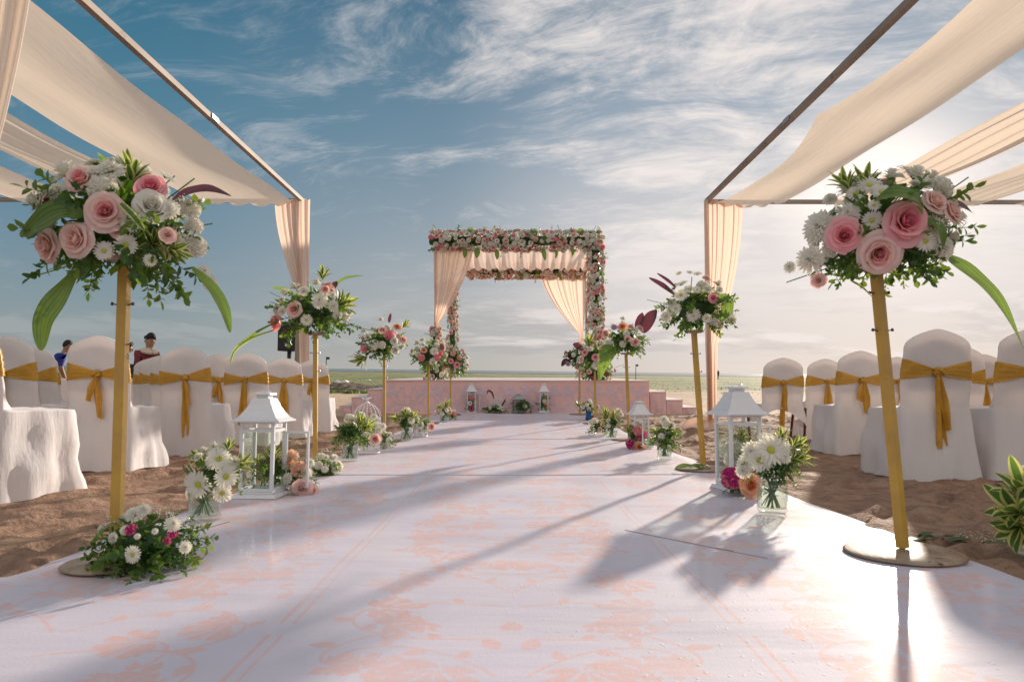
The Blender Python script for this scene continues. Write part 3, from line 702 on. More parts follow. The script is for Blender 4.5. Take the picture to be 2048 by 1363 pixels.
def gathered(mb, top_a, top_b, knot, low, nf=7, amp=.05, spread=.5, low_w=.12, seed=0, bulge=0.0, nu=60, k1=14, k2=12, kw=.05):
    """curtain: pleated along top_a..top_b, drawn to 'knot', then falling to 'low'"""
    r = random.Random(seed); ph = r.uniform(0, 6); A, B, K, Lo = map(Vector, (top_a, top_b, knot, low))
    side = (B - A).normalized(); nrm = Vector((0, 0, 1)).cross(side).normalized()
    fj = [r.uniform(.45, 1.35) for _ in range(nf + 2)]
    def wave(u):
        uu = u + .045 * math.sin(u * 9 + ph) + .022 * math.sin(u * 21 + 2 * ph); return (math.sin(uu * nf * 2 * math.pi + ph) + .35 * math.sin(uu * nf * 4.7 * math.pi + 2 * ph)) * fj[int(u * nf)]
    def f1(u, v):
        T = A.lerp(B, u); s_ = v ** 1.0
        Kp = K + side * (u - .5) * kw * 2
        c = T.lerp(Kp, s_); c += side * (1 - abs(2 * u - 1)) * 0
        # hanging cloth: falls more steeply first, sweeps in late
        c = Vector((T.x + (Kp.x - T.x) * s_ ** 1.6, T.y + (Kp.y - T.y) * s_ ** 1.6, T.z + (Kp.z - T.z) * s_))
        w_ = amp * (1 - .65 * s_); return c + nrm * (w_ * wave(u) + bulge * math.sin(math.pi * v) * (u if True else 1))
    mb.grid(f1, nu, k1)
    if (K - Lo).length > .02:
        def f2(u, v):
            wd = kw + (low_w - kw) * min(1, v * 1.6); c = K.lerp(Lo, v) + side * (u - .5) * wd * 2
            return c + nrm * (amp * (.35 + .5 * v) * wave(u))
        mb.grid(f2, nu, k2)

def canopy(sgn, X, label, far_pts):
    YN = 3.9 if sgn < 0 else 3.15
    e = empty('timber_canopy', (X, YF, ground(X, YF)), label=label, cat='canopy frame', group='timber canopy frames beside the aisle')
    xo = X + sgn * 6.1
    for (x, y) in ((X, YF), (xo, YF), (X, YN), (xo, YN)):
        g = MB(); z0 = ground(x, y) - .05; g.tube([(x, y, z0), (x, y, BZ - .036)], .042, 4, square=True, up=Vector((0, 1, 0)))
        local(e, g).build('post', M['wood'], e)
    for (a, b) in (((X, YF - .0, BZ), (X, 6.95, BZ)), ((X, 6.948, BZ - .004), (X, YN - .4, BZ - .004)), ((xo, YF, BZ), (xo, YN - .4, BZ)),
                   ((X + sgn * .04, YF, BZ - .005), (X + sgn * 2.9, YF, BZ - .005)), ((X + sgn * 2.903, YF, BZ - .002), (xo - sgn * .04, YF, BZ - .002)), ((X + sgn * .04, YN, BZ - .005), (xo - sgn * .04, YN, BZ - .005))):
        g = MB(); beam(g, a, b); local(e, g).build('beam', M['wood'], e)
    # bolted plate at the joint, screws
    g = MB(); g.box((X - sgn * .0365 * 1, 6.95, BZ), (.004, .16, .05)); local(e, g).build('joint_plate', M['greylantern'], e)
    return e
LX, RXc = D(603, 405, YF).x, D(1413, 400, YF).x
canopy(-1, LX, 'weathered timber canopy frame over the chairs left of the aisle', None)
canopy(1, RXc, 'weathered timber canopy frame over the chairs right of the aisle', None)

def cloth_piece(name, lab, cat, grp, mb, m, loc=None, thick=.0025):
    o = empty('tmp')  # placeholder removed below
    bpy.data.objects.remove(o)
    o = mb.build(name, m, smooth=True); tag(o, lab, cat, grp); return o
SG = 'cream cloth panels slung along the canopies'
def strip_from_px(lab, e0, e1, z, sag, seed, **kw):
    """e0, e1: (x at near end, x at far end) of the two edges"""
    g = MB(); strip(g, e0[0], e1[0], e0[1], e1[1], (YN if e0[0] < 0 else 3.15) - .2, YF - .02, z, sag, seed, **kw)
    return cloth_piece('canopy_cloth', lab, 'canopy cloth', SG, g, M['canvas'])
zz = BZ - .06
L0, L1 = LX - .05, LX - 1.25
strip_from_px('widest cream cloth panel nearest the aisle under the left canopy', (L0 - .28, L0 - .02), (L1 - .20, L1 - .15), zz, .15, 1)
strip_from_px('pleated cream cloth panel second from the aisle under the left canopy', (-4.95, -4.95), (-5.75, -5.7), zz, .17, 2, pleat=.014, nu=40)
strip_from_px('third cream cloth panel from the aisle under the left canopy', (-6.25, -6.2), (-7.2, -7.2), zz, .16, 3)
strip_from_px('outermost cream cloth panel under the left canopy, seen at the photo edge', (-7.7, -7.7), (-8.7, -8.7), zz, .22, 4)
strip_from_px('smooth cream cloth panel tied to the right inner beam midway', (RXc + .06, RXc + .05), (RXc + 1.22, RXc + 1.10), zz, .14, 5, bow=.24, ties=1)
strip_from_px('tightly pleated cream cloth panel second from the aisle under the right canopy', (4.72, 4.72), (5.55, 5.5), zz, .16, 6, pleat=.022, nu=44)
strip_from_px('third cream cloth panel from the aisle under the right canopy', (6.0, 5.95), (6.95, 6.9), zz, .18, 7, pleat=.006, nu=30)
strip_from_px('outermost cream cloth panel under the right canopy, at the photo edge', (7.4, 7.4), (8.3, 8.3), zz, .24, 8)

# corner curtains
CG = 'peach curtains on the canopy posts'
g = MB(); a = Vector((LX + .03, YF - .09, BZ + .03)); b = D(549, 408, YF - .09); b.z = BZ - .04
gathered(g, (LX + .16, YF - .10, BZ - .01), (b.x, YF - .12, BZ - .03), (LX + .08, YF - .07, D(600, 590, YF).z), (LX + .17, YF - .08, ground(LX, YF) + .05), nf=6, amp=.035, kw=.085, low_w=.07, seed=3)
cloth_piece('curtain', 'peach curtain tied to the far left canopy post behind the flower stand', 'curtain', CG, g, M['peach'])
g = MB(); gathered(g, (RXc - .07, YF - .10, BZ - .01), (D(1479, 400, YF).x, YF - .12, BZ - .03), (D(1420, 690, YF).x, YF - .07, D(1420, 690, YF).z), (D(1421, 850, YF).x, YF - .08, ground(RXc, YF) + .08), nf=6, amp=.04, kw=.09, low_w=.07, seed=5, bulge=-.05)
# puddle on the sand
gx_ = D(1405, 850, YF).x
g.grid(lambda u, v: (gx_ + (u - .5) * .62 + .05 * math.sin(v * 7), YF - .28 + .42 * v + .03 * math.sin(u * 11), ground(gx_, YF) - .02 + .16 * math.sin(math.pi * u) ** .7 * math.sin(math.pi * v) ** .7 * (1 + .35 * math.sin(u * 17 + v * 6))), 30, 16)
cloth_piece('curtain', 'peach curtain tied to the far right canopy post and pooling on the sand', 'curtain', CG, g, M['peach'])
g = MB(); nc = LX + .02
gathered(g, (nc, YN + .0, BZ), (nc, 4.22, BZ), (nc - .02, YN + .0, 1.7), (nc - .02, YN - .02, .3), nf=5, amp=.05, kw=.07, low_w=.1, seed=6)
cloth_piece('curtain', 'cream curtain hanging in the top left corner near the camera', 'curtain', CG, g, M['peach_light'])
# ---------------------------------------------------------------- covered chairs
HX = .222
def ztop(x): a = abs(x) / HX; return .965 - .080 * a ** 1.45 - .035 * a ** 8
def make_cover(seed, ride=0.0, fold=1.0):
    r = random.Random(seed); ph = [r.uniform(0, 6.28) for _ in range(12)]
    n1, n2 = 22, 3
    def ringxy(hx, y0, y1, cr=.03):
        pts = []
        for i in range(n1 + 1): a = -1 + 2 * i / n1; pts.append((a, 0))
        base = []
        for i in range(n1 + 1):
            a = -1 + 2 * i / n1; b = a * (1 - .0)
            rd = max(0, abs(a) - .86) / .14
            base.append((hx * b, y0 + cr * rd * rd))
        for i in range(1, n2): base.append((hx, y0 + cr + (y1 - y0 - 2 * cr) * i / n2))
        for i in range(n1 + 1):
            a = 1 - 2 * i / n1; rd = max(0, abs(a) - .86) / .14
            base.append((hx * a, y1 - cr * rd * rd))
        for i in range(1, n2): base.append((-hx, y1 - cr - (y1 - y0 - 2 * cr) * i / n2))
        return base
    # the ring of the skirt needs more side points
    N2 = 12
    def skirt_ring(hx, y0, y1, cr=.05):
        base = []
        for i in range(n1 + 1):
            a = -1 + 2 * i / n1; rd = max(0, abs(a) - .86) / .14; base.append((hx * a, y0 + cr * rd * rd * .6))
        for i in range(1, N2): base.append((hx, y0 + cr + (y1 - y0 - 2 * cr) * i / N2))
        for i in range(n1 + 1):
            a = 1 - 2 * i / n1; rd = max(0, abs(a) - .86) / .14; base.append((hx * a, y1 - cr * rd * rd))
        for i in range(1, N2): base.append((-hx, y1 - cr - (y1 - y0 - 2 * cr) * i / N2))
        return base
    g = MB(); rings = []
    zs = [.012, .06, .12, .19, .26, .33, .39, .43, .450, .458]
    for z in zs:
        k = 1 - z / .46; hx = .222 + .040 * k; y0 = -.033 - .030 * k; y1 = .445 + .035 * k
        if z > .44: y1 -= .002 + (z - .44) * .4
        pts = skirt_ring(hx, y0, y1); out = []; cx, cy = 0, .2; L = len(pts)
        for i, (x, y) in enumerate(pts):
            u = i / L; dx, dy = x - cx, y - cy; l = math.hypot(dx, dy)
            back = 1 if i <= n1 else 0; amp = (.005 + .024 * k) * fold * (.45 if back else 1)
            w_ = math.sin(u * 60 + ph[0] + 2 * k) * .5 + math.sin(u * 97 + ph[1] - 3 * k) * .35 + math.sin(u * 31 + ph[2] + 5 * k) * .5
            # diagonal drag folds from the seat corner
            w_ += .8 * math.sin(u * 24 + z * 22 + ph[3]) * (1 - back) * (1 - abs(2 * k - 1))
            x += dx / l * amp * w_; y += dy / l * amp * w_
            zz_ = z + (ride * max(0, (1 - z / .46)) * (1 + .35 * math.sin(u * 12.5 + ph[4])) if ride else 0) + (.008 * math.sin(u * 25 + ph[5]) if z < .02 else 0)
            out.append((x, y, max(zz_, .004)))
        rings.append(out)
    o = 0
    for rg in rings: g.v.extend(rg)
    L = len(rings[0])
    for k in range(len(rings) - 1):
        for i in range(L):
            j = (i + 1) % L; g.f.append((k * L + i, k * L + j, (k + 1) * L + j, (k + 1) * L + i)); g.m.append(0)
    # seat top: inner rings toward the back panel footprint
    last = (len(rings) - 1) * L
    bk = ringxy(.215, -.032, .030)
    LB = len(bk)
    # back panel rings
    nb = 16; back_rings = []
    for k in range(nb + 1):
        v = k / nb; out = []
        for (x, y) in bk:
            a = x / .215; s_ = .219 + .011 * math.sin(math.pi * min(v * 1.15, 1)) - .004 * v
            xx = a * s_; zt_ = ztop(a * HX); z = .472 + (zt_ - .472) * v
            th = 1 - .62 * v ** 3
            yy = y * th - .055 * v - .0 + .004 * math.sin(z * 34 + a * 4 + ph[6]) * (1 if y > 0 else .6) * math.sin(math.pi * v)
            if y > 0: yy += .035 * max(0, 1 - v * 5) ** 2
            out.append((xx, yy, z))
        back_rings.append(out)
    b0 = len(g.v)
    for rg in back_rings: g.v.extend(rg)
    for k in range(nb):
        for i in range(LB):
            j = (i + 1) % LB; g.f.append((b0 + k * LB + i, b0 + k * LB + j, b0 + (k + 1) * LB + j, b0 + (k + 1) * LB + i)); g.m.append(0)
    # cap of the back (pair back side with front side)
    t0 = b0 + nb * LB; fs = n1 + 1 + n2 - 1
    for i in range(n1):
        g.f.append((t0 + i, t0 + i + 1, t0 + fs + n1 - i - 1, t0 + fs + n1 - i)); g.m.append(0)
    g.f.append(tuple([t0 + n1] + [t0 + n1 + q for q in range(1, n2)] + [t0 + fs])); g.m.append(0)
    g.f.append(tuple([t0 + fs + n1] + [t0 + fs + n1 + q for q in range(1, n2)] + [t0])); g.m.append(0)
    # join skirt ring to back bottom along the rear, and seat top over the rest
    for i in range(n1):
        g.f.append((last + i, last + i + 1, b0 + i + 1, b0 + i)); g.m.append(0)
    # seat: rows between the two sides
    # skirt side right indices n1 .. n1+N2 ; front n1+N2 .. ; left
    R_ = [last + n1 + q for q in range(0, N2 + 1)]; Fr = [last + n1 + N2 + q for q in range(0, n1 + 1)]
    Lf = [last + (n1 + N2 + n1 + q) % L for q in range(0, N2 + 1)]; Lf = Lf[::-1]  # from rear to front
    prev = [b0 + fs + n1 - q for q in range(n1 + 1)]   # front face of the back panel, left to right
    # side connection at the very rear
    g.f.append((last + n1, last + n1 + 1, b0 + fs)); g.m.append(0)
    g.f.append((last, b0 + fs + n1, Lf[1])); g.m.append(0)
    nrow = N2
    for q in range(1, nrow + 1):
        if q == nrow: row = Fr[::-1]
        else:
            a = Vector(g.v[Lf[q]]); b = Vector(g.v[R_[q]]); row = [Lf[q]]
            for i in range(1, n1):
                c = a.lerp(b, i / n1); c.z += .012 * math.sin(math.pi * i / n1) + .003 * math.sin(i * 1.3 + q + ph[7])
                g.v.append(tuple(c)); row.append(len(g.v) - 1)
            row.append(R_[q])
        if q == 1:
            for i in range(n1): g.f.append((prev[i], prev[i + 1], row[i + 1], row[i])); g.m.append(0)
        else:
            for i in range(n1): g.f.append((prev[i], prev[i + 1], row[i + 1], row[i])); g.m.append(0)
        prev = row
    return g.mesh('cover', M['cover'])
def chair_frame_mb():
    g = MB()
    g.bbox((0, .2, .425), (.40, .40, .05), .015, mi=1)
    # padded backrest with a hand opening above and a gap below
    def padf(u, v):
        a = -1 + 2 * u; x = a * .195; zt_ = ztop(x * 1.1) - .028 - .038 * math.cos(a * math.pi / 2) ** .6; z = .575 + (zt_ - .575) * v
        return (x, -.055 * ((z - .458) / .5) - .004, z)
    g.grid(padf, 14, 8, 1)
    return g
def leg_mesh():
    g = MB(); g.tube([(0, 0, 0), (0, 0, .42)], [.013, .016], 6); return g.mesh('leg', M['redwood'])
FRAME_ME = chair_frame_mb().mesh('chair_frame', [M['redwood'], M['pad']]); LEG_ME = leg_mesh()
def sash_mesh(seed):
    r = random.Random(seed); g = MB(); p0 = r.uniform(0, 6); zc = .705; kn = r.uniform(-.02, .02); sl_ = r.uniform(-.012, .012)
    n = 44; rows = 8
    def ringpt(u):  # around the panel, starting at centre back going right
        per = u * 4
        return per
    def f(u, v):
        # u 0..1 around: back centre -> right edge -> front -> left edge -> back centre
        s_ = (u + .0) % 1
        if s_ < .25: a = s_ / .25; x = a; side = -1; h = .010 + .056 * a ** .75
        elif s_ < .5: a = 1 - (s_ - .25) / .25; x = a; side = 1; h = .066
        elif s_ < .75: a = -(s_ - .5) / .25; x = a; side = 1; h = .066
        else: a = -(1 - (s_ - .75) / .25); x = a; side = -1; h = .010 + .056 * abs(a) ** .75
        z = zc + (v - .5) * 2 * h + sl_ * a * 2 - (.012 * (1 - abs(a)) if side < 0 else 0)
        vv = (z - .458) / (ztop(x * HX) - .458); hw = .219 + .011 * math.sin(math.pi * min(vv * 1.15, 1)) - .004 * vv + .005
        rd = max(0, abs(x) - .86) / .14
        y = (side * (.030 * (1 - .62 * vv ** 3) + .006)) * (1 - rd * rd * .92) - .055 * vv
        y += side * (.004 * math.sin(v * 22 + p0 + 2 * a) + .006 * (1 - abs(a)) * (side < 0))
        return (x * hw + (kn * (1 - abs(a)) if side < 0 else 0), y, z)
    g.grid(f, n, rows)
    return g, kn, zc
def knot_mesh(seed, kn):
    r = random.Random(seed); g = MB(); c = Vector((kn + .004, -.075, .692))
    def f(u, v):
        th = u * 6.2832; ph = (v - .5) * math.pi; rr_ = .027 * (1 + .16 * math.sin(3 * th + 4 * ph + seed) + .07 * math.sin(7 * th - 3 * ph))
        return (c.x + rr_ * 1.15 * math.cos(th) * math.cos(ph), c.y + rr_ * .75 * math.sin(th) * math.cos(ph), c.z + rr_ * math.sin(ph))
    g.grid(f, 18, 10, wrap=True)
    g.tube([c + Vector((-.028, .0, .012)), c + Vector((-.01, -.02, .018)), c + Vector((.016, -.022, -.004)), c + Vector((.03, .0, -.018))], [.008, .012, .012, .008], 8)
    return g
def tail_mesh(seed, kn, L, dx, w0=.015, w1=.029):
    r = random.Random(seed); p = r.uniform(0, 6); g = MB()
    def f(u, v):
        z = .685 - L * v + .012 * (u - .5) * (v > .99) * 2; wd = w0 + (w1 - w0) * min(1, v * 2.2)
        yb = -.068 - .002 + (.055 * (z - .458) / .5 * -1 + .055 * .45) - .02 * v
        x = kn + dx * v ** .8 + (u - .5) * 2 * wd * (1 - .15 * math.sin(v * 7 + p))
        return (x, yb - .012 * math.sin(u * 9 + p + v) * (.5 + .5 * v) - .012, z)
    g.grid(f, 10, 18); return g
CHAIR_COVERS = [make_cover(s) for s in (1, 2, 3, 4, 5)]
SASHES = []
for s in range(5):
    g, kn, zc = sash_mesh(s + 3)
    L1 = [.46, .36, .50, .40, .30][s]; L2 = [.30, .47, .24, .44, .18][s]
    SASHES.append((g.mesh('sash', M['sash']), knot_mesh(s, kn).mesh('knot', M['sash']), tail_mesh(s, kn, L1, [.03, .06, .02, .04, -.03][s]).mesh('tail', M['sash']), tail_mesh(s + 9, kn, L2, [-.005, .02, .04, -.03, .05][s]).mesh('tail', M['sash'])))
COVER_RIDE = make_cover(9, ride=.30, fold=1.3)
def chair(x, y, rz_, label, k, group, s=1.0, ride=False, sh=1.0):
    e = empty('chair', (x, y, ground(x, y) - .004), rz_, label=label, cat='chair', group=group)
    e.scale = (s * 1.0, s, s * sh)
    obj('cover', COVER_RIDE if ride else CHAIR_COVERS[k % 5], e)
    obj('chair_frame', FRAME_ME, e)
    if ride:
        for lx, ly in ((-.2, 0), (.2, 0), (-.2, .4), (.2, .4)):
            lo = obj('leg', LEG_ME, e, loc=(lx * .92, ly, 0)); lo.rotation_euler = (.08 if ly > .2 else -.10, .10 * (1 if lx > 0 else -1), 0)
            lo.location.x += lx * .2
    q = SASHES[(k * 3 + 1) % 5]
    sh_ = obj('sash', q[0], e); obj('knot', q[1], sh_); obj('tail', q[2], sh_); obj('tail', q[3], sh_)
    if k % 2: sh_.scale = (-1, 1, 1)
    return e
GL, GR = 'covered chairs in rows left of the aisle', 'covered chairs in rows right of the aisle'
def XP(px, Y): return D(px, 785, Y).x
def ch(px, Y, rz_, label, k, grp, **kw): chair(XP(px, Y), Y, R(rz_), label, k, grp, **kw)
ch(-60, 3.55, -14, 'chair at the left photo edge whose white covered seat fills the front left', 0, GL, s=1.02)
ch(201, 4.86, -1, 'white covered chair directly behind the nearest left flower stand', 1, GL, s=1.0)
ch(373, 6.02, 0, 'white covered chair whose long gold sash tail hangs left of the big lantern', 2, GL)
ch(494, 7.05, 1, 'white covered chair with gold sash seen above the big left lantern roof', 3, GL)
ch(568, 8.15, 2, 'white covered chair fourth along the left aisle side, before the black speaker', 4, GL)
ch(625, 9.15, 3, 'farthest white covered chair of the left aisle side, behind the second stand', 1, GL)
ch(18, 4.9, -3, 'second row chair at the left photo edge, under the long drooping green leaf', 3, GL)
ch(69, 6.0, -4, 'lavender shaded chair between the left edge and the man in blue', 2, GL)
ch(84, 7.3, -6, 'sliver of a chair just left of the man in the blue shirt', 0, GL)
ch(306, 8.4, 6, 'chair just below the woman in red, left of the others', 4, GL)
ch(322, 7.7, 5, 'chair overlapping its neighbour below the woman in red', 0, GL)
ch(347, 7.1, 4, 'chair mostly hidden behind the one with the long sash tail', 3, GL)
ch(440, 7.3, 0, 'chair peeking out between the third and fourth aisle side chairs', 1, GL)
ch(1868, 4.52, 0, 'large white covered chair with gold knot right of the nearest right stand', 0, GR, s=1.03)
ch(2050, 4.5, 5, 'lavender toned covered chair cut by the right photo edge', 2, GR, s=1.03)
ch(1716, 6.35, 3, 'white covered chair with gold sash just left of the nearest right pole', 1, GR)
ch(1564, 7.35, -1, 'chair whose cover has ridden up showing dark red legs', 3, GR, ride=True, s=.98)
ch(1648, 8.1, 0, 'small chair half hidden between the two aisle side chairs on the right', 4, GR)
ch(1790, 7.5, 0, 'chair visible in the gap behind the nearest right pole', 2, GR)
ch(1912, 5.6, 2, 'chair peeking out behind the large gold knotted chair', 3, GR)
ch(1962, 6.9, 2, 'narrow sliver of chair between the two nearest right chairs', 0, GR)
# small table with white cloth and a black box, left of the chairs
tp = D(272, 755, 10.2)
g = MB(); g.bbox((0, 0, .36), (1.3, .6, .72), .03)
g.v = [(x * (1 + .03 * math.sin(z * 20)), y, z) for x, y, z in g.v]
o = g.build('side_table', M['cover'], loc=(tp.x - .5, 10.5, ground(tp.x, 10.5) - .02)); tag(o, 'low table under a plain white cloth behind the left chairs', 'table')
g = MB(); g.bbox((0, 0, .11), (.42, .3, .22), .02); g.bbox((0, -.153, .11), (.3, .004, .12), .001)
o = g.build('equipment_box', M['black'], loc=(tp.x - .12, 10.5, ground(tp.x, 10.5) + .701)); tag(o, 'black equipment box on the white clothed table behind the first stand', 'box')
# loudspeaker on its pole
sp = D(577, 676, 11.3); gz0 = ground(sp.x, 11.3)
e = empty('loudspeaker', (sp.x, 11.3, sp.z), R(-6), label='black loudspeaker on a pole stand above the left chairs', cat='loudspeaker')
g = MB()
hw, hh = .165, .27
prof = [(-hw, -.02), (-hw * .7, .22), (hw * .7, .22), (hw, -.02), (hw * .96, -.06), (-hw * .96, -.06)]
vs = [(x, y, z) for z in (-hh * .78, hh) for x, y in prof]
g.add(vs, [(5, 4, 3, 2, 1, 0), (6, 7, 8, 9, 10, 11)] + [(i, (i + 1) % 6, 6 + (i + 1) % 6, 6 + i) for i in range(6)])
g.build('cabinet', M['black'], e)
g = MB(); g.grid(lambda u, v: (-hw * .9 + 1.8 * hw * u, -.066 - .012 * math.sin(math.pi * u), -hh * .7 + 1.62 * hh * v), 8, 2); g.build('grille', M['black'], e, smooth=True)
g = MB(); g.lathe([(.022, 0), (.022, .004), (.001, .006)], 12); g.v = [(x, -.08 - z, y - .12) for x, y, z in g.v]; g.build('badge', M['lantern'], e)
g = MB(); g.tube([(0, .05, -hh * .78), (0, .05, -hh * .78 - .12)], .035, 10); g.build('socket', M['black'], e)
g = MB(); g.tube([(0, .05, -.3), (0, .05, gz0 - sp.z + .1)], .018, 8); g.build('pole', M['black'], e)
for a in (0.4, 2.5, 4.6):
    g = MB(); g.tube([(0, .05, gz0 - sp.z + .55), (.42 * math.cos(a), .05 + .42 * math.sin(a), gz0 - sp.z)], .012, 6); g.build('leg', M['black'], e)
# ---------------------------------------------------------------- flower and leaf prototypes (unit size, facing +Z)
def rose_mesh(name, mo, mi, seed, open_=1.0):
    r = random.Random(seed); g = MB()
    layers = [(3, .15, .70, .03, 1), (3, .25, .76, .05, 1), (4, .37, .80, .08, 1), (4, .50, .80, .12, 0), (4, .64, .76, .20, 0), (5, .78, .64, .34, 0), (5, .92, .42, .50, 0)]
    for li, (n, rad, h, curl, inner) in enumerate(layers):
        off = r.uniform(0, 6)
        for k in range(n):
            th0 = off + 6.2832 * k / n + r.uniform(-.12, .12); wd = 6.2832 / n * .80; hh = h * r.uniform(.86, 1.08); rd = rad * r.uniform(.88, 1.08) * open_; ruf = r.uniform(.02, .05); tlt = r.uniform(-.06, .06)
            def f(u, v):
                a = (u - .5) * 2; th = th0 + a * wd * (.45 + .55 * math.sin(math.pi * min(1, v * .75 + .12)))
                rr_ = rd * (.22 + .86 * v ** .6) - .10 * rd * (v > .9) * (1 - inner) * 0
                z = -.18 + (hh + .18) * v ** .85 - (a * a) * .16 * v * hh
                if not inner:
                    rr_ += curl * .45 * max(0, v - .65) / .35; z -= curl * .55 * (max(0, v - .65) / .35) ** 2
                else: rr_ -= .05 * max(0, v - .8) * 5 * rd
                rr_ += ruf * math.sin(a * 4 + k * 2) * v + tlt * v; z += .03 * math.sin(a * 3 + k) * v
                return (rr_ * math.cos(th), rr_ * math.sin(th), z)
            g.grid(f, 5, 5, 1 if inner else 0)
    g.lathe([(.02, .52), (.08, .50), (.12, .3)], 8, mi=1)
    return g.mesh(name, [mo, mi])
def mum_mesh(name, m, mc, seed, dense=False):
    r = random.Random(seed); g = MB()
    layers = [(20, .22, 1.0, .05), (18, .20, .92, .16), (15, .17, .78, .28)] + ([(13, .12, .62, .42), (10, .06, .45, .52), (7, .02, .28, .58)] if dense else [])
    for (n, r0, r1, lift) in layers:
        off = r.uniform(0, 6)
        for k in range(n):
            th = off + 6.2832 * k / n + r.uniform(-.08, .08); L = r1 * r.uniform(.9, 1.06); lf = lift + r.uniform(-.04, .05); wd = .085 if not dense else .09
            c, s = math.cos(th), math.sin(th); vs = []
            for (t_, w_) in ((0, .5), (.45, 1.0), (.8, .95), (1.0, .35)):
                d = r0 + (L - r0) * t_; z = .05 + lf * math.sin(t_ * 1.9) * (1.1 if dense else .8) + (.10 if dense and r1 < .7 else 0)
                for sg in (-1, 1): vs.append((d * c - sg * wd * w_ * s, d * s + sg * wd * w_ * c, z + (.03 if sg > 0 else 0)))
            g.add(vs, [(0, 1, 3, 2), (2, 3, 5, 4), (4, 5, 7, 6)])
    if not dense: g.lathe([(.24, .02), (.22, .14), (.12, .20), (.01, .21)], 10, mi=1)
    g.lathe([(.01, -.16), (.12, -.10), (.3, .03)], 8, mi=2)
    return g.mesh(name, [m, mc, M['stem']])
def ruffle_mesh(name, m, m2, seed, n=54):
    r = random.Random(seed); g = MB()
    for k in range(n):
        f_ = (k + .5) / n; ph = math.acos(1 - f_ * 1.25); th = k * 2.39996
        d = Vector((math.sin(ph) * math.cos(th), math.sin(ph) * math.sin(th), math.cos(ph))); d.z *= .75
        a = d.cross(Vector((0, 0, 1))).normalized() if abs(d.z) < .99 else Vector((1, 0, 0)); b = d.normalized().cross(a)
        tw = r.uniform(-.9, .9); a2 = a * math.cos(tw) + b * math.sin(tw); b2 = b * math.cos(tw) - a * math.sin(tw)
        w_ = r.uniform(.20, .30); base = d * .45; tip = d * r.uniform(.85, 1.0); mi = 1 if r.random() < .35 else 0
        def f(u, v):
            aa = (u - .5) * 2; p_ = base.lerp(tip, v) + a2 * aa * w_ * (.35 + .65 * v) + b2 * (.09 * math.sin(aa * 5 + k) * v + .12 * v * v * aa * aa)
            return tuple(p_)
        g.grid(f, 4, 2, mi)
    g.lathe([(.01, .35), (.35, .2), (.5, -.05), (.3, -.3), (.02, -.4)], 10, mi=0)
    return g.mesh(name, [m, m2])
def tiny_cluster(name, seed, n=26, ms=None):
    r = random.Random(seed); g = MB()
    for k in range(n):
        d = Vector((r.uniform(-1, 1), r.uniform(-1, 1), r.uniform(.3, 1.0))); p_ = d * r.uniform(.6, 1); s_ = r.uniform(.07, .12)
        g.tube([Vector((0, 0, -.3)) + d * .1, p_], .008, 3, mi=1, cap=False)
        nrm = (d + Vector((r.uniform(-.4, .4), r.uniform(-.4, .4), .2))).normalized(); q = nrm.to_track_quat('Z', 'Y')
        vs = [p_]
        for i in range(10):
            a = 6.2832 * i / 10; rr_ = s_ * (1 if i % 2 == 0 else .55); vs.append(p_ + q @ Vector((rr_ * math.cos(a), rr_ * math.sin(a), .03)))
        g.add(vs, [(0, 1 + i, 1 + (i + 1) % 10) for i in range(10)], 0)
    return g.mesh(name, [M['white'], M['stem']])
def add_leaf(g, base, dirv, up, L, W, mi=0, arch=0.0, n=4, fold=.25, edge=None):
    """leaf as a folded strip; edge = material index of a pale margin"""
    dirv = Vector(dirv).normalized(); up = Vector(up); side = dirv.cross(up).normalized(); nn = side.cross(dirv).normalized(); base = Vector(base)
    cols = [-1, -.55, 0, .55, 1] if edge is not None else [-1, 0, 1]
    vs = []
    for i in range(n + 1):
        t_ = i / n; w_ = W * (math.sin(math.pi * min(1, t_ * .93 + .05)) ** .8) * (1 if t_ < .999 else .02)
        p_ = base + dirv * L * (t_ - .12 * abs(arch) * t_ * t_) + Vector((0, 0, -1)) * arch * L * t_ * t_
        for c in cols: vs.append(p_ + side * w_ * c + nn * abs(c) * w_ * fold)
    k = len(cols); fs = []; ms = []
    for i in range(n):
        for j in range(k - 1): fs.append((i * k + j, i * k + j + 1, (i + 1) * k + j + 1, (i + 1) * k + j)); ms.append(edge if (edge is not None and j in (0, k - 2)) else mi)
    o = len(g.v); g.v.extend([tuple(p_) for p_ in vs]); g.f.extend([tuple(a + o for a in f) for f in fs]); g.m.extend(ms)
def sprig_mesh(name, m, seed, nl=11, lw=.085, L=1.0, ll=.30):
    r = random.Random(seed); g = MB(); pts = [Vector((.0, 0, 0)), Vector((.04, .02, .35)), Vector((.10, .0, .7)), Vector((.2, .0, 1.0))]
    g.tube(pts, [.014, .012, .009, .005], 4, mi=1, cap=False)
    for k in range(nl):
        t_ = .12 + .88 * k / (nl - 1); i = min(2, int(t_ * 3)); p_ = pts[i].lerp(pts[i + 1], t_ * 3 - i)
        a = k * 2.4 + r.uniform(-.3, .3); dz_ = .35 + .5 * t_
        d = Vector((math.cos(a), math.sin(a), dz_)) if k < nl - 1 else Vector((.3, 0, 1))
        add_leaf(g, p_, d, Vector((0, 0, 1)) + Vector((r.uniform(-.5, .5),) * 3), ll * r.uniform(.75, 1.1), lw, n=3, arch=r.uniform(0, .3))
    return g.mesh(name, [m, M['stem']])
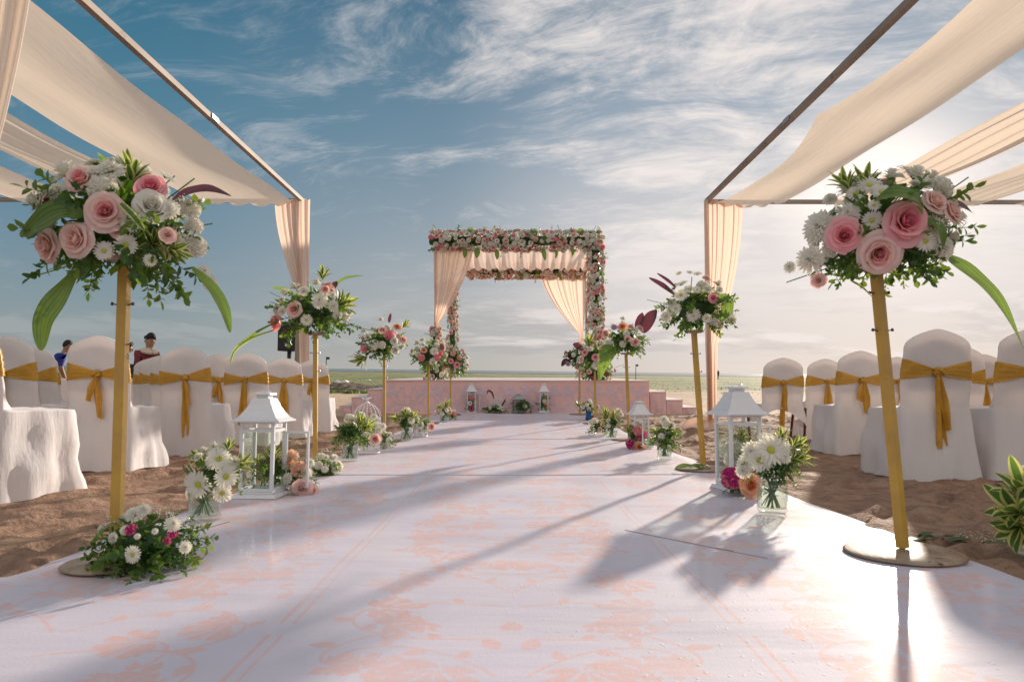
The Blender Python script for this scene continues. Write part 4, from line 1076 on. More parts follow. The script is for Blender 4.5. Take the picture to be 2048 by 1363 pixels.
def rosette_mesh(name, seed, n=13, spread=.75, L=1.0, lw=.105):
    r = random.Random(seed); g = MB()
    for k in range(n):
        a = k * 2.4 + r.uniform(-.2, .2); e_ = spread * (.35 + .65 * k / n)
        d = Vector((math.cos(a) * e_, math.sin(a) * e_, 1.0 - .45 * e_))
        add_leaf(g, (0, 0, .15 * (1 - k / n)), d, Vector((0, 0, 1)) - d * .3, L * r.uniform(.75, 1.05), lw, 0, arch=.10 + .38 * e_ * r.uniform(.5, 1.1), n=7, fold=.35, edge=1)
    return g.mesh(name, [M['vg_in'], M['vg_out']])
def foliage_mesh(name, seed, n=330, m=('leaf', 'leaf2'), lw=.068, ll=.27):
    """dense leafy cushion of unit radius"""
    r = random.Random(seed); g = MB()
    for k in range(n):
        d = Vector((r.gauss(0, 1), r.gauss(0, 1), r.gauss(0, 1))).normalized(); rad = r.uniform(.35, .98)
        o = Vector((r.uniform(-.5, .5), r.uniform(-.5, .5), r.uniform(-.5, .5)))
        add_leaf(g, d * rad * .8, d + o * 1.3, o + Vector((0, 0, .6)), ll * r.uniform(.6, 1.2), lw * r.uniform(.8, 1.2), 0 if r.random() < .62 else 1, arch=r.uniform(-.1, .4), n=2)
    # tangle of stems in the heart
    for k in range(26):
        a = Vector((r.uniform(-.4, .4), r.uniform(-.4, .4), -.2)); b = Vector((r.gauss(0, .5), r.gauss(0, .5), r.gauss(0, .5))); g.tube([a, b], .012, 3, mi=2, cap=False)
    g.lathe([(.02, -.45), (.42, -.35), (.58, 0), (.42, .36), (.02, .5)], 10, mi=0)
    return g.mesh(name, [M[m[0]], M[m[1]], M['stem']])
F = {}
F['rose_blush'] = [rose_mesh('rose', M['blush'], M['blush_in'], s) for s in (1, 2, 3)]
F['rose_pale'] = [rose_mesh('rose', M['blush'], M['blush'], s, 1.0) for s in (11, 12)]
F['rose_pink'] = [rose_mesh('rose', M['pink'], M['pink_in'], s) for s in (4, 5)]
F['rose_white'] = [rose_mesh('rose', M['white'], M['white'], s) for s in (6, 7)]
F['rose_peach'] = [rose_mesh('rose', M['peachp'], M['orange'], s) for s in (8, 9)]
F['daisy'] = [mum_mesh('chrysanthemum', M['white'], M['ycentre'], s) for s in (1, 2)]
F['mum'] = [mum_mesh('chrysanthemum', M['white'], M['ycentre'], s, True) for s in (3, 4)]
F['mum_lilac'] = [mum_mesh('chrysanthemum', M['lilac'], M['ycentre'], 5, True)]
F['carn_pink'] = [ruffle_mesh('carnation', M['pink'], M['pink_in'], s) for s in (1, 2)]
F['carn_mag'] = [ruffle_mesh('carnation', M['magenta'], M['pink_in'], 3)]
F['carn_white'] = [ruffle_mesh('carnation', M['white'], M['white'], s) for s in (4, 5)]
F['carn_blush'] = [ruffle_mesh('carnation', M['blush'], M['peachp'], s) for s in (6, 7)]
F['tiny'] = [tiny_cluster('filler_blossom', s) for s in (1, 2)]
F['sprig'] = [sprig_mesh('leafy_sprig', M['leaf'], 1), sprig_mesh('leafy_sprig', M['leaf2'], 2), sprig_mesh('leafy_sprig', M['leaf'], 3, 15, .05, 1, .24)]
F['sprig_l'] = [sprig_mesh('leafy_sprig', M['leaf2'], 5), sprig_mesh('leafy_sprig', M['leaf2'], 6, 14, .06, 1, .26)]
F['rosette'] = [rosette_mesh('striped_leaves', s) for s in (1, 2, 3)]
F['rosette_big'] = [rosette_mesh('striped_leaves', s, 9, .8, 1.0, .125) for s in (7, 8)]
F['foliage'] = [foliage_mesh('foliage', s) for s in (1, 2)]
F['foliage_l'] = [foliage_mesh('foliage', 3, m=('leaf2', 'leaf'))]
RND = random.Random(42)
FR = {'rose_blush': .86, 'rose_pale': .88, 'rose_pink': .84, 'rose_white': .88, 'rose_peach': .9}
def put(kind, parent, loc, direction, size, twist=None, name=None):
    """loc in world units relative to the parent's origin"""
    me = RND.choice(F[kind]); d = Vector(direction)
    if d.length < 1e-5: d = Vector((0, 0, 1))
    q = d.normalized().to_track_quat('Z', 'Y') @ Quaternion((0, 0, 1), RND.uniform(0, 6.28) if twist is None else twist)
    o = obj(name or me.name.split('.')[0], me, parent, loc=loc); o.rotation_mode = 'QUATERNION'; o.rotation_quaternion = q
    k = size * FR.get(kind, 1.0); o.scale = (k * RND.uniform(.95, 1.05), k * RND.uniform(.95, 1.05), k)
    return o
def strap(parent, pts, W, m='broad', name='broad_leaf', up=(0, -1, .4), fold=.22, edge=False, tipw=.02):
    """one long leaf along points (relative to the parent)"""
    pts = [Vector(p_) for p_ in pts]; g = MB(); P = []
    for i in range(len(pts) - 1):
        p0 = pts[max(i - 1, 0)]; p1 = pts[i]; p2 = pts[i + 1]; p3 = pts[min(i + 2, len(pts) - 1)]
        for k in range(6):
            t_ = k / 6; a = -.5 * t_ ** 3 + t_ ** 2 - .5 * t_; b = 1.5 * t_ ** 3 - 2.5 * t_ ** 2 + 1; c = -1.5 * t_ ** 3 + 2 * t_ ** 2 + .5 * t_; d = .5 * t_ ** 3 - .5 * t_ ** 2
            P.append(p0 * a + p1 * b + p2 * c + p3 * d)
    P.append(pts[-1]); n = len(P); vs = []; upv = Vector(up)
    cols = (-1, -.6, 0, .6, 1) if (edge or m != 'broad') else (-1, -.86, -.62, -.5, -.22, -.12, .12, .2, .5, .62, .88, 1); K = len(cols)
    for i, p_ in enumerate(P):
        t_ = i / (n - 1); tan = (P[min(i + 1, n - 1)] - P[max(i - 1, 0)]).normalized(); side = tan.cross(upv).normalized(); nn = side.cross(tan).normalized()
        side = (side * math.cos(.5 * t_) + nn * math.sin(.5 * t_)).normalized(); nn = side.cross(tan).normalized()
        w_ = W * max(tipw, math.sin(math.pi * min(1, t_ * .90 + .07)) ** .85)
        for c in cols: vs.append(p_ + side * w_ * c + nn * abs(c) * w_ * fold + nn * .06 * W * math.sin(t_ * 14 + c * 2))
    fs = [(i * K + j, i * K + j + 1, (i + 1) * K + j + 1, (i + 1) * K + j) for i in range(n - 1) for j in range(K - 1)]
    g.add(vs, fs)
    if edge: g.m = [1 if (q % 4) in (0, 3) else 0 for q in range(len(fs))]
    elif K > 5: g.m = [2 if (q % (K - 1)) in (1, 3, 5, 7, 9) else 0 for q in range(len(fs))]
    return g.build(name, [M['vg_in'] if edge else M[m], M['vg_out'], M['broad2']], parent, smooth=True)
# ---------------------------------------------------------------- flower stands with their arrangements
GS = 'tall gold flower stands lining the aisle'; GA = 'flower arrangements on the tall stands'
def stand(px, Y, label, h=.97, lean=(0, 0), plate=.2, rot=.06, screws=3, py=None, screw_z=.82, w_=.0170):
    x = XP(px, Y) if py is None else D(px, py, Y).x
    z0 = ground(x, Y) + RUN_Z + .004
    e = empty('flower_stand', (x, Y, z0), label=label, cat='flower stand', group=GS)
    g = MB(); g.lathe([(.001, 0), (plate * .97, 0), (plate, .004), (plate * .95, .010), (plate * .4, .016), (.001, .017)], 40)
    g.v = [(a * (1 + .03 * math.sin(3 * a / plate)), b * .97, c * (1 if c < .004 else 1 + .12 * math.sin(9 * a + 5 * b))) for a, b, c in g.v]
    g.build('base_plate', M['plate'], e, smooth=True)
    top = Vector((lean[0], lean[1], h)); g = MB()
    n = 9; pts = [Vector((0, 0, .02)).lerp(top, i / n) for i in range(n + 1)]
    g.tube(pts, w_ * 1.25, 4, square=True, up=Vector((math.cos(rot), math.sin(rot), 0)))
    g.build('pole', M['goldpole'], e)
    for k in range(screws):
        zc = screw_z - .0 * k - (k // 2) * .13; s_ = -1 if k % 2 else 1; c = top * (zc / h)
        g = MB(); g.tube([c, c + Vector((s_ * .034, -.006, .004))], .0022, 5); g.tube([c + Vector((s_ * .031, -.006, .004)), c + Vector((s_ * .036, -.007, .005))], .006, 7)
        g.build('screw', M['screw'], e)
    g = MB(); g.lathe([(.001, 0), (.055, 0), (.068, .008), (.07, .016), (.001, .018)], 20, c=top); g.build('top_plate', M['plate'], e, smooth=True)
    return e, Vector((x, Y, z0)) + top
def arrangement(center, rx, rz_, label, seed, specs, auto, rosettes=(), straps=(), sprigs=26, loc=None, group=GA, name='flower_arrangement', low=-.35, ry=None, fol='foliage', sprig_size=None, cat='flower arrangement', folz=1.0):
    """center/rx/rz_: ellipsoid in world; specs: (kind, px, py, radius px[, forward]) placed by eye; auto: [(kind, n, size)]"""
    r = random.Random(seed); ry = ry or rx; C_ = Vector(center); e = empty(name, loc or (C_.x, C_.y, C_.z - rz_ * .8), label=label, cat=cat, group=group); O = Vector(e.location)
    f = obj('foliage', r.choice(F[fol]), e, loc=C_ - O); f.scale = (rx * 1.0, ry * 1.0, rz_ * folz); f.rotation_euler = (0, 0, r.uniform(0, 6)); f['kind'] = 'stuff'
    taken = []
    def surf(x, z):  # y of the front surface at world x,z
        q = ((x - C_.x) / rx) ** 2 + ((z - C_.z) / rz_) ** 2
        return C_.y - ry * math.sqrt(max(0, 1 - min(q, 1)))
    for s_ in specs:
        kind, px, py, rp = s_[:4]; fw = s_[4] if len(s_) > 4 else 0
        y = C_.y - ry * .7
        for _ in range(4): p_ = D(px, py, y); y = min(surf(p_.x, p_.z) * .85 + C_.y * .15 - fw, C_.y + ry * .3) if fw < 5 else C_.y
        p_ = D(px, py, y); rad = rp / FPX * y
        d = (p_ - C_); d = Vector((d.x / rx, d.y / ry, d.z / rz_)).normalized() * .75 + Vector((r.uniform(-.3, .3), -.7, .12 + r.uniform(-.2, .3)))
        put(kind, e, p_ - O, d, rad); taken.append((p_, rad))
    for (kind, n, size) in auto:
        k = 0; tries = 0
        while k < n and tries < n * 30:
            tries += 1
            d = Vector((r.gauss(0, 1), r.gauss(0, 1), r.gauss(0, 1))).normalized()
            if d.z < low: continue
            rad = size * r.uniform(.82, 1.15); p_ = C_ + Vector((d.x * rx, d.y * ry, d.z * rz_)) * r.uniform(.86, 1.04)
            if any((p_ - q).length < (rad + qr) * .74 for q, qr in taken): continue
            taken.append((p_, rad)); k += 1
            put(kind, e, p_ - O, d + Vector((0, 0, .15)), rad)
    for k in range(sprigs):
        a = r.uniform(0, 6.28); zz_ = r.uniform(-1.1, .45); d = Vector((math.cos(a), math.sin(a), zz_)).normalized()
        p_ = C_ + Vector((d.x * rx, d.y * ry, d.z * rz_)) * r.uniform(.45, .7); ss = (sprig_size or rx * .62) * r.uniform(.7, 1.15)
        put('sprig' if r.random() < .55 else 'sprig_l', e, p_ - O, d + Vector((0, 0, r.uniform(-.5, .2))), ss)
    for (px, py, size, dx, dy, dz_) in rosettes:
        y = C_.y - ry * .35; put('rosette_big' if px > 2000 else 'rosette', e, D(px, py, y) - O, (dx, dy, dz_), size)
    for (pts, W, m_) in straps:   # pts: (px, py, y offset)
        P = [D(a, b, C_.y + c) - O for a, b, c in pts]
        if m_ == 'edge': strap(e, P, W, name='striped_leaf', edge=True)
        else: strap(e, P, W, m_, name='purple_leaf' if m_ == 'purple' else 'broad_leaf')
    return e
def mixed(s=1.0, extra=()):
    return [('mum', int(5 * s), .052), ('daisy', int(6 * s), .045), ('rose_blush', int(3 * s), .05), ('carn_pink', int(2 * s), .042), ('carn_white', int(4 * s), .045), ('tiny', int(6 * s), .06)] + list(extra)

# nearest left
e, top = stand(231, 2.2, 'nearest gold stand left of the aisle with a bouquet at its foot', py=1130, lean=(-.026, .02), h=.965, plate=.155)
C1 = D(243, 455, 2.2)
arrangement(C1, .225, .215, 'huge arrangement of blush roses and white blooms on the nearest left stand', 1,
    [('rose_blush', 213, 424, 41, .02), ('rose_pale', 158, 480, 37, .01), ('rose_pale', 102, 492, 36), ('rose_pink', 303, 378, 34), ('rose_blush', 165, 362, 34), ('mum', 222, 345, 30), ('mum', 190, 352, 24),
     ('rose_white', 302, 415, 38, .02), ('mum', 338, 420, 22), ('carn_white', 378, 418, 24), ('carn_white', 388, 452, 20), ('carn_white', 392, 492, 24), ('daisy', 252, 490, 24, .03), ('daisy', 209, 502, 22, .02), ('carn_mag', 90, 399, 17), ('mum', 118, 385, 22), ('mum', 418, 565, 18, -.1), ('mum', 407, 542, 14), ('tiny', 350, 400, 22), ('rose_pale', 335, 470, 16), ('daisy', 300, 520, 14), ('mum', 260, 330, 20, -.1), ('mum', 292, 345, 18, -.12), ('rose_pale', 235, 462, 16, .0)],
    [('mum', 13, .048), ('carn_white', 8, .045), ('rose_pale', 1, .05), ('daisy', 7, .04)],
    rosettes=[(264, 372, .125, .05, -.2, 1), (300, 492, .12, .75, -.6, .15), (148, 405, .11, -.6, -.7, .25), (330, 500, .10, .9, -.3, -.1)],
    straps=[([(150, 545, -.05), (120, 590, -.1), (88, 640, -.11), (82, 700, -.09)], .034, 'broad'), ([(385, 535, -.05), (425, 575, -.08), (450, 620, -.08), (460, 665, -.07)], .017, 'broad'),
            ([(165, 430, -.2), (120, 420, -.23), (76, 446, -.22), (46, 470, -.17)], .036, 'broad'), ([(345, 400, 0), (375, 385, -.02), (415, 378, -.02), (462, 392, 0)], .022, 'purple'),
            ([(235, 400, -.2), (265, 430, -.24), (290, 462, -.22)], .011, 'edge'), ([(225, 345, -.05), (212, 325, -.06), (195, 305, -.05)], .008, 'broad')], sprigs=66, sprig_size=.14)
# second left
e, top = stand(634, 4.95, 'second gold stand along the left side, rising behind the big lantern', h=.955, lean=(-.02, .0))
C2 = D(628, 622, 4.95)
arrangement(C2, .27, .20, 'arrangement with pink roses and white blooms, long leaves trailing left, before the speaker', 2,
    [('rose_blush', 590, 618, 17, .02), ('rose_pink', 554, 644, 17), ('mum', 640, 602, 18, .02), ('mum', 566, 622, 12), ('daisy', 613, 640, 13, .03), ('mum', 608, 583, 13), ('rose_blush', 650, 580, 11), ('mum', 632, 567, 11), ('carn_white', 690, 635, 11), ('tiny', 640, 560, 10), ('mum', 665, 590, 9)],
    [('mum', 6, .045), ('rose_blush', 2, .05), ('carn_white', 4, .04), ('tiny', 4, .05)],
    rosettes=[(672, 615, .20, .9, -.3, .5), (645, 560, .13, .0, .1, 1)],
    straps=[([(560, 640, 0), (520, 660, -.1), (490, 680, -.1), (472, 692, -.1)], .010, 'broad'), ([(548, 660, 0), (505, 675, -.1), (470, 700, -.1), (460, 730, -.1)], .012, 'edge'),
            ([(590, 590, 0), (570, 578, 0), (542, 575, 0)], .014, 'broad'), ([(665, 575, 0), (690, 556, 0), (727, 551, 0)], .014, 'broad'), ([(662, 580, 0), (670, 570, 0), (674, 562, 0)], .03, 'purple')], sprigs=46, sprig_size=.15)
# third left
e, top = stand(770, 7.6, 'third gold stand along the left side, beside the white birdcage', lean=(-.015, 0))
arrangement(D(762, 688, 7.6), .24, .20, 'arrangement topped by a peach bloom with striped leaves drooping left', 3,
    [('carn_pink', 778, 669, 11), ('rose_peach', 794, 655, 9), ('mum', 748, 690, 12), ('rose_white', 790, 700, 10), ('rose_white', 788, 682, 9), ('carn_pink', 729, 697, 9), ('rose_blush', 765, 661, 9), ('mum', 762, 640, 7, -.1), ('mum', 735, 672, 9), ('rose_pale', 806, 680, 9)],
    [('mum', 6, .045), ('carn_white', 5, .045), ('rose_blush', 3, .045), ('tiny', 4, .05)],
    rosettes=[(735, 713, .22, -1, -.2, -.5), (805, 655, .13, .6, 0, .7)], straps=[([(778, 645, 0), (780, 635, 0), (782, 626, 0)], .02, 'purple')], sprigs=34, sprig_size=.13)
e, top = stand(857, 10.6, 'fourth gold stand along the left side, in front of the stage')
arrangement(D(859, 709, 10.6), .27, .24, 'arrangement of pink carnations and white blooms on the fourth left stand', 4,
    [('carn_pink', 843, 715, 8), ('carn_pink', 874, 715, 8), ('rose_peach', 848, 700, 6), ('mum', 866, 722, 9), ('mum', 868, 702, 9), ('carn_pink', 881, 706, 6), ('mum', 836, 708, 7)],
    [('mum', 7, .055), ('carn_white', 6, .05), ('rose_blush', 4, .05)], rosettes=[], straps=[([(820, 710, 0), (838, 716, -.1), (850, 730, -.1), (853, 743, -.1)], .045, 'broad'), ([(885, 700, -.2), (884, 694, -.2), (880, 688, -.2)], .04, 'purple')], sprigs=26, sprig_size=.15)
e, top = stand(901, 12.7, 'farthest gold stand along the left side, touching the stage', h=.95)
arrangement(D(906, 718, 12.7), .25, .23, 'small arrangement with deep pink roses on the farthest left stand', 5,
    [('rose_pink', 902, 722, 6), ('rose_pink', 914, 729, 6.5), ('carn_blush', 906, 707, 6), ('carn_blush', 919, 715, 6)], [('mum', 7, .055), ('carn_white', 5, .05), ('rose_blush', 5, .05)], sprigs=22, sprig_size=.14)
# nearest right
e, top = stand(1806, 2.36, 'nearest gold stand right of the aisle, leaning inward on a bare round base', py=1112, lean=(-.055, .0), h=.975, plate=.188, rot=.5, screws=4, screw_z=.885)
C6 = D(1768, 462, 2.36)
arrangement(C6, .215, .205, 'arrangement with three large pink roses and white chrysanthemums, nearest right stand', 6,
    [('rose_blush', 1758, 506, 44, .04), ('rose_pink', 1808, 446, 46, .02), ('rose_pink', 1688, 472, 38, .0), ('daisy', 1738, 372, 25), ('daisy', 1712, 388, 22), ('daisy', 1762, 385, 20, .02), ('mum', 1640, 455, 34), ('mum', 1622, 520, 30), ('daisy', 1818, 342, 26, -.12), ('daisy', 1790, 352, 22, -.1), ('daisy', 1878, 388, 24, -.05), ('mum', 1908, 440, 27, -.05), ('daisy', 1850, 482, 24, .03), ('mum', 1880, 497, 30), ('daisy', 1748, 411, 14, .05), ('mum', 1696, 428, 24), ('mum', 1860, 355, 20, -.1), ('mum', 1580, 535, 14, -.05), ('rose_pale', 1638, 560, 16), ('rose_pale', 1862, 398, 20, -.1), ('mum', 1660, 400, 16), ('daisy', 1840, 370, 20, -.12)],
    [('mum', 12, .048), ('carn_white', 7, .045), ('rose_pale', 3, .05), ('daisy', 7, .045)],
    rosettes=[(1735, 385, .115, -.1, 0, 1), (1700, 380, .10, -.5, 0, .9)],
    straps=[([(1890, 510, -.05), (1940, 545, -.08), (1995, 600, -.1), (2046, 695, -.1)], .034, 'broad'), ([(1750, 400, -.2), (1790, 385, -.26), (1835, 400, -.26), (1840, 430, -.22)], .035, 'broad'), ([(1845, 440, -.2), (1880, 455, -.22), (1885, 500, -.2)], .022, 'broad'), ([(1890, 415, -.05), (1915, 408, -.06), (1948, 428, -.05)], .02, 'purple'), ([(1760, 380, -.1), (1780, 365, -.12), (1792, 352, -.1)], .007, 'broad'),
            ([(1700, 560, -.1), (1725, 575, -.12), (1750, 600, -.1)], .006, 'edge')], sprigs=60, sprig_size=.13)
e, top = stand(1404, 4.92, 'second gold stand along the right side with leaves on its base', lean=(-.05, .0), h=.975, rot=.5)
arrangement(D(1393, 615, 4.92), .25, .19, 'arrangement almost wholly of white chrysanthemums with dark leaf tips, second right stand', 7,
    [('mum', 1387, 630, 15, .02), ('daisy', 1362, 590, 14), ('daisy', 1352, 617, 12), ('mum', 1334, 632, 14), ('daisy', 1413, 636, 11, .02), ('mum', 1427, 643, 11), ('daisy', 1378, 578, 12), ('daisy', 1394, 580, 10), ('daisy', 1395, 548, 10, -.05), ('daisy', 1358, 547, 8, -.05), ('daisy', 1379, 545, 8, -.1), ('daisy', 1350, 570, 8, -.1), ('rose_pink', 1426, 597, 12), ('mum', 1462, 638, 13), ('rose_blush', 1412, 558, 10, -.1), ('mum', 1344, 606, 12), ('daisy', 1440, 650, 10), ('mum', 1438, 580, 10)],
    [('mum', 7, .048), ('daisy', 6, .045), ('carn_white', 3, .045)],
    rosettes=[(1393, 600, .13, .0, -1, .5)], straps=[([(1350, 590, -.05), (1325, 570, -.08), (1298, 555, -.05)], .018, 'purple'), ([(1352, 575, 0), (1335, 560, 0), (1314, 546, 0)], .012, 'purple'), ([(1425, 605, -.15), (1450, 598, -.2), (1452, 620, -.2), (1438, 640, -.18)], .05, 'broad')], sprigs=46, sprig_size=.14)
e, top = stand(1258, 7.8, 'third gold stand along the right side, rising behind the open lantern', lean=(-.03, 0))
arrangement(D(1250, 680, 7.8), .24, .19, 'arrangement with upright purple leaf and wide green leaves drooping to the left', 8,
    [('rose_blush', 1212, 667, 9), ('rose_peach', 1245, 654, 9), ('mum', 1253, 667, 8), ('rose_pale', 1270, 684, 10, .02), ('mum', 1227, 653, 8), ('mum', 1216, 685, 9), ('mum_lilac', 1229, 655, 8), ('rose_blush', 1280, 657, 8), ('mum', 1270, 660, 8), ('mum', 1245, 638, 7)],
    [('mum', 6, .045), ('daisy', 4, .04), ('rose_blush', 3, .045)],
    straps=[([(1285, 665, 0), (1298, 640, 0), (1313, 619, 0)], .075, 'purple'), ([(1272, 655, 0), (1280, 640, 0), (1285, 625, 0)], .045, 'purple'), ([(1232, 700, -.1), (1215, 715, -.2), (1203, 735, -.2), (1199, 760, -.2)], .062, 'broad'), ([(1228, 695, -.1), (1210, 698, -.2), (1196, 714, -.2)], .05, 'broad')], sprigs=60, sprig_size=.13)
e, top = stand(1190, 10.7, 'fourth gold stand along the right side, just before the stage')
arrangement(D(1190, 712, 10.7), .27, .25, 'arrangement of white and deep pink roses on the fourth right stand', 9,
    [('rose_pink', 1191, 714, 7.5), ('mum', 1192, 730, 9), ('rose_pink', 1170, 705, 7), ('mum', 1180, 698, 7), ('mum', 1205, 722, 7)],
    [('mum', 7, .055), ('carn_white', 6, .05), ('rose_blush', 3, .05)], rosettes=[(1180, 698, .30, -.1, -.2, 1)], straps=[([(1165, 700, 0), (1156, 692, 0), (1146, 687, 0)], .05, 'purple')], sprigs=26, sprig_size=.15)
e, top = stand(1159, 12.9, 'farthest gold stand along the right side, against the stage', h=.95)
arrangement(D(1158, 712, 12.9), .25, .24, 'white arrangement with a few pink roses on the farthest right stand', 10,
    [('rose_pink', 1155, 733, 6), ('mum', 1160, 718, 8), ('mum_lilac', 1136, 727, 6)], [('mum', 9, .055), ('carn_white', 6, .05), ('rose_blush', 3, .05)],
    straps=[([(1145, 718, 0), (1139, 710, 0), (1134, 704, 0)], .055, 'purple'), ([(1140, 722, 0), (1130, 722, 0), (1123, 732, 0)], .05, 'purple')], sprigs=22, sprig_size=.14)
# ---------------------------------------------------------------- jars, lanterns and cages along the runner
GJ = 'glass jars of flowers along the runner'; GF = 'bouquets in the glass jars'; GLN = 'white metal lanterns'; GB = 'low bouquets along the runner'
M['water'] = mat('jar_water', (.42, .50, .36), .1, trans=.5)
def water_mat():
    m = bpy.data.materials.new('jar_water'); m.use_nodes = True; t = NT(m.node_tree); t.n.clear()
    out = t.new('ShaderNodeOutputMaterial'); g = t.new('ShaderNodeBsdfGlass'); g.inputs['IOR'].default_value = 1.2; g.inputs['Color'].default_value = (.90, .96, .88, 1); g.inputs['Roughness'].default_value = 0
    tp = t.new('ShaderNodeBsdfTransparent'); tp.inputs[0].default_value = (.93, .96, .91, 1); mx = t.new('ShaderNodeMixShader'); mx.inputs[0].default_value = .82
    t.l.new(g.outputs[0], mx.inputs[1]); t.l.new(tp.outputs[0], mx.inputs[2]); t.l.new(mx.outputs[0], out.inputs[0]); return m
M['water'] = water_mat()
def ground_at(x, y): return ground(x, y) + RUN_Z + .004
def jar(px, Y, r, h, label, seed, straight=False, mason=False):
    x = XP(px, Y); z = ground_at(x, Y); e = empty('glass_jar', (x, Y, z), label=label, cat='glass jar', group=GJ)
    g = MB()
    if straight: prof = [(.001, 0), (r * .96, 0), (r, .006), (r, h - .004), (r * 1.02, h), (r * .95, h), (r * .94, .014), (.001, .012)]
    else: prof = [(.001, 0), (r * .9, 0), (r, .012), (r, h * .74), (r * .96, h * .80), (r * .74, h * .87), (r * .74, h * .91), (r * .80, h * .93), (r * .80, h), (r * .73, h), (r * .69, h * .86), (r * .93, h * .76), (r * .94, .02), (.001, .016)]
    g.lathe(prof, 32); g.build('glass', M['jar'], e, smooth=True)
    g = MB(); wl = h * (.62 if not straight else .80); g.lathe([(.001, .018), (r * .92, .019), (r * .925, wl), (.001, wl)], 28); g.build('water', M['water'], e, smooth=False)
    return e, Vector((x, Y, z)), h, r
def stems(parent, base, r, h, n, seed, O, spread=1.6, leaves=True):
    rr = random.Random(seed); g = MB()
    for k in range(n):
        a = rr.uniform(0, 6.28); q = rr.uniform(.3, .8) * r; b = a + rr.uniform(2.4, 3.9)
        p0 = base + Vector((q * math.cos(a), q * math.sin(a), .022)); p1 = base + Vector((.62 * r * math.cos(b), .62 * r * math.sin(b), h)); p2 = base + Vector((spread * r * math.cos(b), spread * r * math.sin(b), h * 1.45))
        g.tube([p0 - O, p1 - O, p2 - O], rr.uniform(.0022, .0038), 5, cap=False)
        if leaves:
            for j in range(3): add_leaf(g, p0.lerp(p1, rr.uniform(.3, 1)) - O, (rr.uniform(-1, 1), rr.uniform(-1, 1), rr.uniform(0, 1)), (0, 0, 1), r * rr.uniform(.5, .8), r * .17, 1, n=3, arch=.2)
    return g.build('stems', [M['stem'], M['leaf']], parent)
def jar_bouquet(J, px, py, rx, rz_, label, seed, specs, auto, rosettes=(), sprigs=14, straps=(), fol='foliage', ss=None, cat='bouquet'):
    e_, base, h, r = J
    C_ = D(px, py, base.y)
    e = arrangement(C_, rx, rz_, label, seed, specs, auto, rosettes, straps, sprigs, loc=base + Vector((0, 0, .02)), group=GF, name='bouquet', low=-.2, fol=fol, sprig_size=ss, cat=cat)
    stems(e, base, r, h, 13, seed, e.location); return e
J = jar(417, 2.95, .0675, .155, 'straight clear glass jar of water nearest the camera on the left', 1, straight=True)
jar_bouquet(J, 436, 940, .105, .105, 'white chrysanthemums with striped leaves in the nearest left jar', 21,
    [('daisy', 398, 968, 29, .03), ('daisy', 438, 918, 26, .02), ('daisy', 452, 953, 25, .04), ('daisy', 445, 985, 20, .04), ('mum', 422, 925, 15), ('mum', 468, 925, 16), ('mum', 385, 960, 18), ('tiny', 400, 990, 14), ('daisy', 380, 988, 14)],
    [('mum', 4, .03), ('tiny', 3, .03)], rosettes=[(470, 935, .10, .9, -.2, .5), (405, 925, .085, -.7, 0, .7), (455, 905, .08, .2, 0, 1)], sprigs=14, ss=.07)
